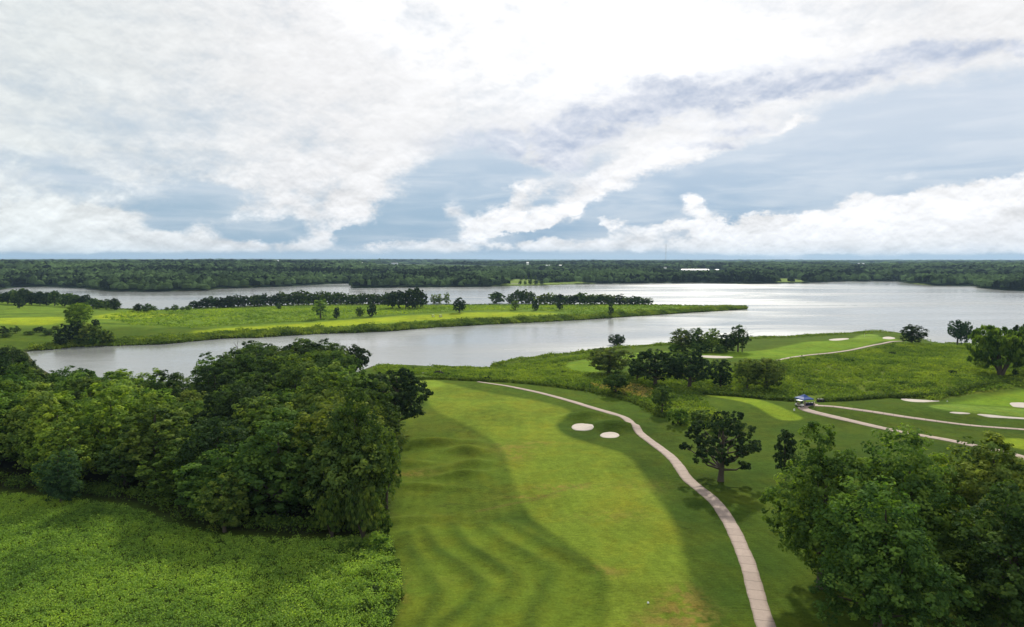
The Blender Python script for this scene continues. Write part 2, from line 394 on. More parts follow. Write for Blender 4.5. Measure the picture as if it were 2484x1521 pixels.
meadow = smooth_poly(GP([(905,890),(1000,893),(1060,897),(1180,899),(1240,884),(1330,872),(1420,862),(1520,854),(1530,858),(1400,873),(1367,886),(1380,900),(1440,912),(1500,905),(1560,915),(1700,905),(1880,880),(1964,868),(2066,856),(2154,838),(2190,834),(2290,838),(2360,842),(2484,850),(2760,870),(2760,925),(2484,940),(2400,950),(2309,964),(2270,972),(2220,966),(2150,962),(2090,970),(2050,974),(1980,974),(1930,972),(1870,966),(1800,956),(1740,951),(1700,954),(1705,970),(1740,1000),(1760,1030),(1740,1045),(1690,1044),(1650,1032),(1610,1010),(1575,985),(1520,966),(1480,955),(1430,945),(1350,935),(1240,924),(1100,917),(1000,911),(905,908)]), 2)
dryG = smooth_poly(GP([(1420,932),(1480,938),(1530,932),(1590,945),(1580,975),(1530,962),(1450,945)]), 2)
fieldP = smooth_poly(GP([(-300,1185),(0,1197),(180,1212),(330,1232),(420,1272),(500,1292),(700,1312),(880,1308),(945,1300),(958,1340),(966,1380),(980,1420),(978,1450),(960,1490),(945,1560),(930,1700),(930,1900),(-300,1900)]), 1)
forest = GP([(-200,1182),(0,1188),(180,1200),(330,1222),(420,1262),(500,1280),(700,1300),(880,1300),(935,1275)])
forestP = np.vstack([forest, [(-22,118),(-26,150),(-31,180),(-46,215),(-60,246),(-75,262),(-98,250),(-112,238),(-122,208),(-150,215),(-200,245),(-255,300),(-290,345),(-350,330),(-300,200)]])
bed = [('two', smooth_poly(GP([(1384,1033),(1392,1026),(1412,1024),(1434,1026),(1443,1033),(1434,1041),(1413,1043),(1392,1041)]), 2)),
       ('two', smooth_poly(GP([(1453,1053),(1462,1047),(1479,1045),(1497,1047),(1505,1053),(1496,1059),(1479,1060.5),(1462,1059)]), 2)),
       ('w', smooth_poly(GP([(2181,967),(2191,966),(2225,969),(2264,971),(2286,972.5),(2264,974),(2230,975.5),(2201,973)]), 2)),
       ('w', smooth_poly(GP([(2299,1000),(2313,998.5),(2342,1000.5),(2358,1003),(2345,1004),(2318,1003.5)]), 2)),
       ('w', smooth_poly(GP([(2366,1004),(2383,1004),(2415,1007),(2444,1010.5),(2500,1014),(2560,1019),(2500,1017.5),(2424,1013),(2400,1012.5),(2376,1007)]), 2)),
       ('w', smooth_poly(GP([(2446,977),(2463,975.5),(2500,977),(2530,985),(2500,990),(2458,987),(2454,983)]), 2)),
       ('w', smooth_poly(GP([(2006,824),(2022,821.5),(2055,819.5),(2063,822),(2044,825),(2022,826.5)]), 2)),
       ('w', smooth_poly(GP([(2139,818),(2154,816),(2168,818),(2174,820.5),(2161,823),(2143,822)]), 2)),
       ('w', smooth_poly(GP([(1697,862),(1730,862.5),(1783,865),(1774,868),(1741,869),(1705,867)]), 2)),
       ('w', smooth_poly(GP([(1384,881.5),(1390,880.5),(1396,881.5),(1390,882.5)]), 1))][:9]
bed_label = ['oval sand bunker beside the cart path, the larger and left of the fairway pair', 'oval sand bunker beside the cart path, the smaller and right of the fairway pair',
    'long thin sand bunker below the tall grass, right of the blue canopy', 'short narrow sand bunker at the near left edge of the right putting green',
    'long curling sand bunker along the near edge of the right putting green', 'wide sand bunker cut by the right edge of the photo above the green',
    'pale sand bunker on the left of the raised green on the lake point', 'small pale sand bunker on the right of the raised green on the lake point',
    'pale sand bunker half hidden behind the dark oaks on the lake point fairway']
# lower the ground a little under each bunker
P2 = np.stack([fx, fy], 1)
for _, b in bed:
    lo, hi = b.min(0)-3, b.max(0)+3
    k = np.all((P2 >= lo) & (P2 <= hi), axis=1)
    if k.any(): GZ[k] -= (.34 if b is bed[0][1] or b is bed[1][1] else .12)*ss((seg_dist(P2[k], b)+1.1)/1.2)

def line_mask(P, l, w, soft):
    l = np.array(l); m = np.zeros(len(P)); lo, hi = l.min(0)-w*4-2, l.max(0)+w*4+2
    k = np.all((P >= lo) & (P <= hi), axis=1)
    if k.any(): d, _ = seg_dist(P[k], l, False); m[k] = np.exp(-.5*(d/w)**2) if soft else (d < w)*1.
    return m
def paint():
    n = len(P2); col = np.empty((n, 3)); x, y = fx, fy
    c = lambda *a: np.array(a)
    def mix(m, k): m = m[:, None]; col[:] = col*(1-m)+k*m
    col[:] = c(.046, .082, .011)                                            # mown rough
    mix(.6*ss((vnoise(x, y, 9, 4)-.2)/.6)*(y < 900), c(.070, .104, .012))
    mix(.5*ss((y-165)/60)*(y < 900), c(.085, .140, .014))
    mix(ss((y-430)/60), c(.128, .208, .022))                                # the peninsula rough
    mix(ss((y-430)/60)*vnoise(x, y, 60, 8)*.5, c(.105, .170, .022))
    for l in (stripB, stripB2, stripB3): mix(region(P2, l, 5), c(.255, .330, .018))
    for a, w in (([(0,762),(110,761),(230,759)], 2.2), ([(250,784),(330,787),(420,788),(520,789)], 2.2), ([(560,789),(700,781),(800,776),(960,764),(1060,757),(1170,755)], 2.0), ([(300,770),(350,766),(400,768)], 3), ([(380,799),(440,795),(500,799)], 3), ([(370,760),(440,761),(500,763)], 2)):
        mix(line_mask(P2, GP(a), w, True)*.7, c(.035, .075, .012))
    far = ss((y-950)/120)*(y > 0); mix(far, c(.020, .040, .016))
    for l in ([(880,640),(1000,641),(1130,643),(1240,647),(1230,655),(1100,653),(980,651),(900,648)], [(2050,640),(2200,641),(2200,645),(2060,645)], [(300,638),(520,637),(700,638),(700,641),(300,642)]):
        mix(region(P2, GP(l), 12), c(.075, .120, .050))
    for l in ([(1195,684),(1250,677),(1300,678),(1320,684),(1400,683),(1440,687),(1380,690),(1310,693),(1240,693),(1200,692)], [(1062,681),(1085,679),(1090,690),(1066,690)], [(1880,676),(1915,675),(1952,681),(1945,684),(1882,684)], [(2195,686),(2250,689),(2255,692),(2210,688)], [(2055,681),(2075,679),(2078,683),(2060,683)], [(560,693),(590,689),(640,690),(610,697)]):
        mix(region(P2, GP(l), 6), c(.165, .235, .050))
    mix(region(P2, meadow, .8), c(.100, .155, .020))
    m = region(P2, meadow, .8); mix(m*.6*vnoise(x, y, 14, 6), c(.165, .190, .032))
    mix(region(P2, dryG, 4)*.8, c(.170, .165, .050))
    for l in (lawn2, peninL, penin): mix(region(P2, l, 2.5), c(.135, .225, .020))
    mix(region(P2, green2, 1.2), c(.145, .232, .034)); mix(region(P2, penG, 1.5), c(.160, .255, .035))
    lr = region(P2, GP([(950,1030),(1040,985),(1110,1024),(1165,1050),(1210,1080),(1235,1120),(1245,1160),(1275,1235),(960,1300),(952,1150)]), 4)
    mix(lr*.85, c(.092, .136, .015)); mix(lr*ss((vnoise(x, y, 7, 91)-.35)/.4)*.6, c(.092, .122, .015))
    fw = region(P2, fairwayW, 1.3); mix(fw, c(.138, .194, .021))
    kk = (y < 230); dd = np.zeros(n); dd[kk] = seg_dist(P2[kk], np.vstack([[(-9, 190)], ridges[0], [(16, 70)]]), False)[0]
    mow = np.sin(dd*2*math.pi/2.1+1.5*vnoise(x, y, 12, 92))*kk*(.5+.5*vnoise(x, y, 6, 93))*(1-ss((y-115)/45)); col[:] *= (1+.075*mow)[:, None]
    mix(fw*ss((vnoise(x, y, 11, 11)-.35)/.5)*.5, c(.160, .195, .020))
    mix(region(P2, green1, 1.2), c(.185, .265, .030))
    for l in (tee, tee2): mix(region(P2, l, .8), c(.170, .250, .020))
    # worn, browned turf
    def spot(u, v, sx, sy, k, cc=(.230, .165, .045)):
        p = G(u, v); g = np.zeros(n); kk = (abs(x-p.x) < 4*sx) & (abs(y-p.y) < 4*sy)
        g[kk] = np.exp(-.5*(((x[kk]-p.x)/sx)**2+((y[kk]-p.y)/sy)**2))*ss((vnoise(x[kk], y[kk], 1.3, 12)+vnoise(x[kk], y[kk], .5, 14)-.55)/.8)
        mix(g*k, np.array(cc))
    for q in [(1245,1085,3.2,2.2,.6), (1255,1105,2.2,2.5,.6), (1310,1075,4,1.5,.4), (1370,1182,4.5,1.2,.75), (1290,1205,3.2,.7,.7), (1000,1148,3,1.5,.5), (1650,1490,2.6,3.5,.8), (1600,1510,3,1.5,.5), (1475,1385,1.6,1.2,.6), (1660,1440,1.2,2,.6), (1700,1530,1.5,2.5,.7), (1110,1405,3.5,1.0,.45), (975,1440,1.0,3,.6), (1200,1385,2,1.2,.5), (1490,1250,5,2,.3), (1560,1180,4,3,.2)]: spot(*q)
    for q in [(1090,1225,1.6,1.2,.7), (1275,1365,2.6,1.6,.55), (1200,1380,2.2,1.4,.45), (1135,1098,2,1,.3)]: spot(*q, (.045, .060, .012))
    left = ss((-1*(x-8))/6)*(y < 140)
    pass
    # yellower mown bands between the stripes
    band = region(P2, GP([(960,1290),(1030,1270),(1230,1262),(1330,1310),(1450,1400),(1470,1521),(1440,1700),(930,1700),(950,1560),(985,1440)]), 2.5)
    mix(band*.8*(1-fw), c(.122, .176, .018))
    for l in ridges: mix(line_mask(P2, l, .9, True)*(.42+.45*vnoise(x, y, 5, 95)), c(.044, .078, .012))
    mix(line_mask(P2, GP([(1160,1240),(1240,1222),(1300,1212),(1370,1186),(1430,1172)]), .35, True)*.5, c(.130, .105, .030))
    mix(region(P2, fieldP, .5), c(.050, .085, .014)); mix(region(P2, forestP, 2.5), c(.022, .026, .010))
    mud = ss((GZ+6.6)/.3)*(1-ss((GZ+5.75)/.35)); mix(mud*.8, c(.060, .058, .030))
    return col
def build_ground():
    nr, na = GX.shape
    i = np.arange(nr-1)[:, None]*na + np.arange(na-1)[None, :]
    faces = np.stack([i, i+1, i+na+1, i+na], -1).reshape(-1, 4)[:, ::-1]
    m, nt, out = mat_base('turf_and_soil')
    at = nt.nodes.new('ShaderNodeAttribute'); at.attribute_name = 'albedo'
    tl = nt.nodes.new('ShaderNodeAttribute'); tl.attribute_name = 'tall'
    geo = nt.nodes.new('ShaderNodeNewGeometry'); P = E(geo.outputs['Position'])
    sp = nt.nodes.new('ShaderNodeSeparateXYZ'); nt.links.new(P.s, sp.inputs[0])
    x, y = E(sp.outputs[0]), E(sp.outputs[1])
    big = e_noise(P, .045, 5, .6); mid = e_noise(P, .35, 6, .65, .4); fine = e_noise(P, 3.2, 7, .75)
    grain = e_noise(e_comb(x*.6, y*2.2, 0), 1.1, 6, .7)
    k = (big-.5)*1.0 + (mid-.5)*.95 + (fine-.5)*1.6 + (grain-.5)*1.1 + 1.0
    base = E(at.outputs['Color'])
    sc_ = nt.nodes.new('ShaderNodeVectorMath'); sc_.operation = 'SCALE'
    nt.links.new(base.s, sc_.inputs[0]); nt.links.new(E._m('MAXIMUM', k, .25).s, sc_.inputs['Scale'])
    hue = e_noise(P, .12, 6, .65, .5)
    c = e_mix((hue-.42).smooth(0, .3)*.42, E(sc_.outputs[0]), e_mix(1.0, E(sc_.outputs[0]), (1.45, 1.0, .75), 'MULTIPLY'))
    p = nt.nodes.new('ShaderNodeBsdfPrincipled'); nt.links.new(c.s, p.inputs['Base Color'])
    p.inputs['Roughness'].default_value = 1.0; p.inputs['Specular IOR Level'].default_value = .02
    b = nt.nodes.new('ShaderNodeBump'); b.inputs['Distance'].default_value = .35; b.inputs['Strength'].default_value = .6
    nt.links.new((fine*.35 + mid*.5 + grain*.3).s, b.inputs['Height']); nt.links.new(b.outputs[0], p.inputs['Normal'])
    nt.links.new(p.outputs[0], out.inputs[0])
    me = np_mesh('ground', np.stack([fx, fy, GZ], 1), faces, m, True)
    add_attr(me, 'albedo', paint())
    return tag(new_obj('ground', me), kind='structure')
build_ground()

def build_lake():
    m, nt, out = mat_base('lake_water')
    geo = nt.nodes.new('ShaderNodeNewGeometry'); P = E(geo.outputs['Position'])
    sp = nt.nodes.new('ShaderNodeSeparateXYZ'); nt.links.new(P.s, sp.inputs[0]); x, y = E(sp.outputs[0]), E(sp.outputs[1])
    w1 = e_noise(e_comb(x*.7, y, 0), .9, 5, .6, .3); w2 = e_noise(e_comb(x*.5, y, 0), .11, 4, .6, .5)
    gust = e_noise(e_comb(x*.25+400, y, 0), .006, 5, .6, .8)
    g = gust.smooth(.38, .68)
    # a wind-ruffled reach of open water
    qx, qy = x-245, y-820; pa = (qx*.957-qy*.29)*(1/105.0); pb = (qx*.29+qy*.957)*(1/430.0)
    ruf = E._m('EXPONENT', (pa*pa+pb*pb)*(-.5))*(e_noise(e_comb(x*.35, y, 0), .02, 5, .65, .6)-.25).smooth(0, .5)
    b = nt.nodes.new('ShaderNodeBump'); b.inputs['Distance'].default_value = 1.0
    nt.links.new((g*.30+.08).s, b.inputs['Strength']); nt.links.new((w1*.55+w2*.9).s, b.inputs['Height'])
    p = nt.nodes.new('ShaderNodeBsdfPrincipled')
    p.inputs['Base Color'].default_value = (.27, .28, .265, 1); p.inputs['IOR'].default_value = 1.34
    nt.links.new((g*.15+.13+ruf*.17).s, p.inputs['Roughness']); p.inputs['Specular IOR Level'].default_value = .9
    nt.links.new(b.outputs[0], p.inputs['Normal']); nt.links.new(p.outputs[0], out.inputs[0])
    lo, hi = shore.min(0)-30, shore.max(0)+30
    n = 12; X, Y = np.meshgrid(np.linspace(lo[0], hi[0], n), np.linspace(lo[1], hi[1], n))
    i = np.arange(n-1)[:, None]*n+np.arange(n-1)[None, :]
    me = np_mesh('lake', np.stack([X.ravel(), Y.ravel(), np.full(n*n, WATER)], 1), np.stack([i, i+1, i+n+1, i+n], -1).reshape(-1, 4), m)
    tag(new_obj('lake', me), kind='structure')
build_lake()

# ------------------------------------------------------------------ cart paths and bunkers
def concrete():
    m, nt, out = mat_base('path_concrete')
    uv = nt.nodes.new('ShaderNodeAttribute'); uv.attribute_name = 'along'
    a = E(uv.outputs['Fac']); geo = nt.nodes.new('ShaderNodeNewGeometry'); P = E(geo.outputs['Position'])
    fr = E._m('FRACT', a*(1/2.6)); joint = E._m('LESS_THAN', fr, .05)
    slab = nt.nodes.new('ShaderNodeTexWhiteNoise'); slab.noise_dimensions = '1D'
    nt.links.new(E._m('FLOOR', a*(1/2.6)).s, slab.inputs['W'])
    k = (E(slab.outputs['Value'])-.5)*.16 + (e_noise(P, 1.6, 6, .7)-.5)*.5 + (e_noise(P, .25, 4)-.5)*.35 + 1.0
    ed = nt.nodes.new('ShaderNodeAttribute'); ed.attribute_name = 'edge'
    c = e_mix(1.0, (.365, .282, .230), e_comb(k, k, k), 'MULTIPLY')
    c = e_mix(joint*.62, c, (.09, .08, .06))
    c = e_mix(((E(ed.outputs['Fac'])-.80)+(e_noise(P, 2.2, 4)-.5)*.5).smooth(0, .3)*.7, c, (.17, .15, .08))
    p = nt.nodes.new('ShaderNodeBsdfPrincipled'); nt.links.new(c.s, p.inputs['Base Color']); p.inputs['Roughness'].default_value = .8
    p.inputs['Specular IOR Level'].default_value = .25; nt.links.new(p.outputs[0], out.inputs[0])
    return m
M_path = concrete()
def cart_path(pts, width, lift):
    c = smooth_poly(GP(pts), 3, False)
    L = np.concatenate([[0], np.cumsum(np.hypot(*np.diff(c, axis=0).T))])
    s = np.arange(0, L[-1], .5); X, Y = np.interp(s, L, c[:, 0]), np.interp(s, L, c[:, 1])
    for _ in range(6): X[1:-1] = (X[:-2]+2*X[1:-1]+X[2:])/4; Y[1:-1] = (Y[:-2]+2*Y[1:-1]+Y[2:])/4
    tx, ty = np.gradient(X), np.gradient(Y); l = np.hypot(tx, ty); nx, ny = -ty/l, tx/l
    W = np.full(len(s), width) if not hasattr(width, '__len__') else np.interp(s, np.linspace(0, L[-1], len(width)), width)
    W = W*(1+.025*np.sin(s*.7)+.02*np.sin(s*1.9))
    cols = [-.52, -.5, -.25, 0, .25, .5, .52]
    V = []; al = []; ed = []
    for q in cols:
        px, py = X+nx*W*q, Y+ny*W*q
        z = Hi(px, py) + (lift if abs(q) < .51 else -.25)
        V.append(np.stack([px, py, z], 1)); al.append(s); ed.append(np.full(len(s), abs(q)*2))
    V = np.array(V); n = len(s); i = np.arange(len(cols)-1)[:, None]*n + np.arange(n-1)[None, :]
    me = np_mesh('cart_path', V.reshape(-1, 3), np.stack([i, i+1, i+n+1, i+n], -1).reshape(-1, 4)[:, ::-1], M_path, True)
    add_attr(me, 'along', np.concatenate(al)); add_attr(me, 'edge', np.concatenate(ed))
    tag(new_obj('cart_path', me), 'pale concrete golf cart path', None, None, 'structure'); return np.stack([X, Y], 1)
path_main = cart_path([(1960,1800),(1905,1640),(1858,1521),(1844,1475),(1830,1425),(1815,1367),(1796,1324),(1783,1292),(1761,1253),(1736,1217),(1697,1186),(1665,1161),(1648,1132),(1629,1109),(1603,1089),(1567,1063),(1545,1041),(1527,1021),(1508,1010),(1478,1001),(1434,989),(1389,974),(1322,956),(1278,946),(1229,936),(1185,930),(1158,926)], [2.3,2.25,2.3,2.3,2.3,2.3,2.3,2.2,1.9,1.2], .07)
cart_path([(2700,1180),(2600,1150),(2484,1111),(2444,1098),(2371,1083),(2298,1067),(2225,1055),(2164,1044),(2115,1033),(2069,1022),(2020,1011),(1985,1003),(1958,996),(1945,990),(1950,984),(1966,981),(1985,983)], 2.9, .07)
cart_path([(1975,984),(2020,986),(2069,993),(2128,1001),(2188,1011),(2249,1019),(2310,1027),(2371,1034),(2484,1042),(2640,1056)], 1.9, .085)
cart_path([(1880,876),(1913,868),(1964,861),(2022,856),(2066,849),(2114,838),(2154,832),(2188,828)], 2.0, .1)

def sand():
    m, nt, out = mat_base('bunker_sand'); tc = nt.nodes.new('ShaderNodeNewGeometry'); P = E(tc.outputs['Position'])
    n = e_noise(P, .9, 7, .7); n2 = e_noise(P, 7, 4, .6)
    c = e_mix(n, (.43, .37, .31), (.63, .56, .48)); c = e_mix((n2-.62).smooth(0, .1)*.3, c, (.30, .25, .2))
    p = nt.nodes.new('ShaderNodeBsdfPrincipled'); nt.links.new(c.s, p.inputs['Base Color']); p.inputs['Roughness'].default_value = .95
    b = nt.nodes.new('ShaderNodeBump'); b.inputs['Strength'].default_value = .5; b.inputs['Distance'].default_value = .1
    nt.links.new(n2.s, b.inputs['Height']); nt.links.new(b.outputs[0], p.inputs['Normal']); nt.links.new(p.outputs[0], out.inputs[0]); return m
M_sand = sand()
for (kind, b), lab in zip(bed, bed_label):
    ct = b.mean(0); n = len(b); V = []
    fr = [.999, .96, .8, .6, .4, .2]
    # rings shrink along the bed's own shape
    ang = [(ct+(b-ct)*f) for f in fr]
    for f, q in zip(fr, ang):
        z = Hi(q[:, 0], q[:, 1]) + (-.1 if f > .99 else .09); V.append(np.stack([q[:, 0], q[:, 1], z], 1))
    V = np.vstack(V + [np.array([[ct[0], ct[1], Hi(ct[0], ct[1])[0]+.09]])])
    o0 = V[-1].copy(); V = V-o0
    F_ = []
    for r in range(len(fr)-1):
        for k in range(n): a, c2 = r*n+k, r*n+(k+1) % n; F_.append((a, c2, c2+n, a+n))
    last = (len(fr)-1)*n
    me = bpy.data.meshes.new('sand_bunker'); me.from_pydata([tuple(v) for v in V], [], F_ + [(last+k, last+(k+1) % n, len(V)-1) for k in range(n)])
    me.materials.append(M_sand)
    for p in me.polygons: p.use_smooth = True
    import bmesh
    bm = bmesh.new(); bm.from_mesh(me); bmesh.ops.recalc_face_normals(bm, faces=bm.faces[:]); bm.to_mesh(me); bm.free()
    tag(new_obj('sand_bunker', me, None, tuple(o0)), lab, 'bunker', 'sand bunkers of the golf course')

# ------------------------------------------------------------------ foliage
def leaf_mat(name='leaves', trans=.38):
    m, nt, out = mat_base(name)
    oi = nt.nodes.new('ShaderNodeObjectInfo'); at = nt.nodes.new('ShaderNodeAttribute'); at.attribute_name = 'tint'
    t = E(at.outputs['Fac'])
    k = t*1.15 + .42
    c = e_mix(1.0, E(oi.outputs['Color']), e_comb(k*(.78+t*.42), k, k*(1.15-t*.40)), 'MULTIPLY')
    d = nt.nodes.new('ShaderNodeBsdfDiffuse'); tr = nt.nodes.new('ShaderNodeBsdfTranslucent'); gl = nt.nodes.new('ShaderNodeBsdfGlossy')
    nt.links.new(c.s, d.inputs[0]); c2 = e_mix(1.0, c, (1.30, 1.32, .50), 'MULTIPLY'); nt.links.new(c2.s, tr.inputs[0])
    gl.inputs['Roughness'].default_value = .55; gl.inputs[0].default_value = (.45, .5, .35, 1)
    a = nt.nodes.new('ShaderNodeMixShader'); a.inputs[0].default_value = trans; nt.links.new(d.outputs[0], a.inputs[1]); nt.links.new(tr.outputs[0], a.inputs[2])
    b = nt.nodes.new('ShaderNodeMixShader'); b.inputs[0].default_value = .02; nt.links.new(a.outputs[0], b.inputs[1]); nt.links.new(gl.outputs[0], b.inputs[2])
    nt.links.new(b.outputs[0], out.inputs[0]); return m
M_leaf = leaf_mat()
M_bark = simple('bark', (.085, .068, .052), .9, nscale=3, var=.35)
def unit(v): return v/np.maximum(np.linalg.norm(v, axis=1, keepdims=True), 1e-9)
def leaves(P, N, size, r, asp=1.5, droop=False):
    """one bent leaf spray (a quad) per point"""
    n = len(P); N = unit(N); a = unit(np.cross(N, r.normal(size=(n, 3)))); b = np.cross(N, a)
    if droop: a = unit(np.array([0, 0, -1.0]) + r.normal(size=(n, 3))*.3); b = unit(np.cross(a, r.normal(size=(n, 3))))
    s = (size*r.uniform(.6, 1.35, n))[:, None]
    V = np.stack([P-a*s*asp*.5, P+b*s*.5+N*s*.12, P+a*s*asp*.5, P-b*s*.5+N*s*.12], 1).reshape(-1, 3)
    return V, np.arange(4*n).reshape(-1, 4)
def crown_points(kind, r, H, W, nl, nc, nf):
    """lobes -> clumps -> leaves; returns points, normals, tint and the lobe centres"""
    if kind == 'round': z0, cz, rz, rl, shell = .06, .50, .50, .36, .60
    elif kind == 'oak': z0, cz, rz, rl, shell = .2, .60, .39, .205, .86
    elif kind == 'tall': z0, cz, rz, rl, shell = .08, .53, .49, .32, .64
    elif kind == 'spread': z0, cz, rz, rl, shell = .16, .56, .43, .29, .70
    elif kind == 'oval': z0, cz, rz, rl, shell = .06, .52, .48, .42, .50
    elif kind == 'willow': z0, cz, rz, rl, shell = .34, .60, .42, .27, .68
    else: z0, cz, rz, rl, shell = 0, .42, .52, .40, .52      # shrub
    i = np.arange(nl)+.5; ph = np.arccos(1-2*i/nl*(.97 if kind != 'shrub' else .6)); th = math.pi*(1+5**.5)*i + r.uniform(0, 6)
    d = np.stack([np.cos(th)*np.sin(ph), np.sin(th)*np.sin(ph), np.cos(ph)], 1) + r.normal(size=(nl, 3))*.13
    Rw = W/2
    Lc = d*np.array([Rw*shell, Rw*shell, rz*H*shell])*r.uniform(.72, 1.15, (nl, 1)) + np.array([0, 0, cz*H])
    if kind == 'tall': Lc[:, :2] *= (1.12-.5*np.clip((Lc[:, 2:3]/H-.45)/.5, 0, 1))
    Lr = rl*Rw*r.uniform(.75, 1.25, nl); Lsz = np.stack([Lr, Lr, Lr*(.8 if kind in ('oak', 'spread') else 1.05)*min(1.5, max(.7, rz*H/Rw))], 1)
    if kind in ('round', 'oval', 'shrub', 'tall'):   # a filled heart
        k = max(3, nl//4); Lc = np.vstack([Lc, np.stack([r.normal(0, .16*Rw, k), r.normal(0, .16*Rw, k), cz*H+r.uniform(-.55, .4, k)*rz*H], 1)])
        Lsz = np.vstack([Lsz, np.tile([[Rw*.42, Rw*.42, rz*H*.38]], (k, 1))])
    NL = len(Lc)
    cdir = unit(r.normal(size=(NL, nc, 3)).reshape(-1, 3)+np.array([0, 0, .14])).reshape(NL, nc, 3)
    cc = Lc[:, None]+cdir*Lsz[:, None]*r.uniform(.72, 1.05, (NL, nc, 1))
    ct = np.clip(r.normal(.46, .25, (NL, nc)) + .12*r.normal(size=(NL, 1)), 0, 1)
    cr = Lsz.mean(1)[:, None]*r.uniform(.14, .34, (NL, nc))
    off = r.normal(size=(NL, nc, nf, 3)); off /= np.maximum(1, np.linalg.norm(off, axis=-1, keepdims=True))
    P = cc[:, :, None]+off*cr[:, :, None, None]*np.array([1, 1, .75])
    N = cdir[:, :, None]*.55+off*.5+np.array([0, 0, .45])+r.normal(size=off.shape)*.45
    T = np.clip(ct[:, :, None]+r.normal(0, .10, off.shape[:3]), 0, 1)
    P, N, T = P.reshape(-1, 3), N.reshape(-1, 3), T.ravel()
    # thin out what lies deep inside other lobes
    deep = np.zeros(len(P), int)
    for c, s in zip(Lc, Lsz): deep += (((P-c)/(s*.72))**2).sum(1) < 1
    keep = (deep < 1) | (r.uniform(size=len(P)) < .22)
    keep &= P[:, 2] > max(.12, z0*H*.55)
    return P[keep], N[keep], T[keep], Lc, Lsz
def trunk_mesh(kind, r, H, W, Lc, n=7, k=.5):
    mb = MB(); rad = H*.026*(1.5 if kind in ('oak', 'spread') else 1.0)
    if kind == 'willow':
        for j in range(5):
            a = j*1.257+r.uniform(-.3, .3); t = Lc[r.integers(len(Lc))]
            e = np.array([math.cos(a)*W*.24, math.sin(a)*W*.24, H*.62])
            mb.tube([(math.cos(a)*.15, math.sin(a)*.15, -.4), (math.cos(a)*W*.04, math.sin(a)*W*.04, H*.12), tuple(e*[.6, .6, .62]), tuple(e)], [rad*1.1, rad*.85, rad*.55, rad*.22], n, False)
        return mb.mesh('trunk', M_bark, True)
    fork = H*(.22 if kind in ('oak', 'spread') else .30)
    bend = r.normal(0, .018*H, 2)
    mb.tube([(0, 0, -.5), (0, 0, H*.012), (bend[0]*.3, bend[1]*.3, fork*.5), (bend[0], bend[1], fork), (bend[0]*1.5, bend[1]*1.5, H*.62), (bend[0], bend[1], H*.84)],
            [rad*1.55, rad*1.25, rad, rad*.92, rad*.45, rad*.12], n+1, False)
    sel = Lc[r.permutation(len(Lc))][:max(3, int(len(Lc)*k))]
    for c in sel:
        z = min(max(c[2]-.25*np.hypot(c[0], c[1])-.12*H, fork*.85), H*.6); q = (z-fork)/(H*.62-fork)
        s = np.array([bend[0], bend[1], z]); m1 = s*.45+c*.55+np.array([0, 0, -.03*H]); m1[:2] += r.normal(0, .02*H, 2)
        rb = rad*(.5-.25*max(0, q)); mb.tube([tuple(s), tuple(m1), tuple(c)], [rb, rb*.6, rb*.18], max(4, n-2), False)
    return mb.mesh('trunk', M_bark, True)
def make_proto(kind, seed, H, W, nl, nc, nf, size, k=.5, asp=1.5):
    r = np.random.default_rng(seed)
    P, N, T, Lc, Ls = crown_points(kind, r, H, W, nl, nc, nf)
    V, Fc = leaves(P, N, size, r, asp, kind == 'willow')
    me = np_mesh('crown', V, Fc, M_leaf); add_attr(me, 'tint', np.repeat(T, 4))
    return dict(crown=me, trunk=trunk_mesh(kind, r, H, W, Lc, k=k), H=H, W=W, kind=kind)
LOD = {}
def protos(key, kind, n, *a, **kw): LOD[key] = [make_proto(kind, hash_(key)+i, *a, **kw) for i in range(n)]
def hash_(s): return sum(ord(c)*(i+3) for i, c in enumerate(s)) % 9000
#      key        kind     n  H   W   nl  nc  nf size
protos('near',   'tall',   3, 20, 14, 26, 34, 34, .30)
protos('wood',   'round',  5, 15, 11, 17, 28, 30, .30)
protos('woodt',  'tall',   3, 17, 10, 20, 26, 28, .29)
protos('loneoak','oak',    1, 14, 15, 30, 20, 32, .26, k=1.0)
protos('bigoak', 'spread', 2, 14, 14, 30, 18, 26, .34, k=.8)
protos('mid',    'round',  2, 9,  7.5, 14, 22, 24, .26)
protos('oval',   'oval',   2, 9,  6,  12, 16, 18, .32)
protos('olive',  'tall',   2, 12, 9,  18, 15, 16, .40, k=.8)
protos('willow', 'willow', 1, 16, 15, 26, 20, 22, .38, asp=3.2)
protos('far',    'round',  4, 14, 12, 12, 12, 16, .85)
protos('fars',   'tall', 3, 15, 12, 14, 12,  14,  .85, k=.6)
protos('farp',   'tall',   2, 16, 9,  13, 8,  8,  .9)
protos('shrub',  'shrub',  4, 3,  4,  9,  10, 12, .30)

TREE = []
def col_var(c, v=.12):
    k = 1+random.uniform(-v, v); return (c[0]*k*(1+random.uniform(-.10, .07)), c[1]*k, c[2]*k*(1+random.uniform(-.12, .15)), 1)
GREEN = dict(dark=(.036, .068, .026), mid=(.105, .182, .034), olive=(.130, .192, .042), pale=(.165, .260, .050), yellow=(.165, .265, .038), deep=(.072, .128, .030), blue=(.052, .112, .050))
def plant(key, pos, height, width, colour, name, label, cat='tree', group=None, var=.12, tr=True, idx=None, sink=.15, rz=None):
    pl = LOD[key]; p = pl[random.randrange(len(pl)) if idx is None else idx]
    root = empty(name, (pos[0], pos[1], pos[2]-sink), random.uniform(0, 6.283) if rz is None else rz)
    tag(root, label, cat, group)
    s = (width/p['W'], width/p['W'], height/p['H'])
    c = new_obj('crown', p['crown'], root); c.scale = s; c.color = col_var(GREEN[colour], var)
    if tr: t = new_obj('trunk' if cat == 'tree' else 'stem', p['trunk'], root); t.scale = s
    TREE.append(root); return root
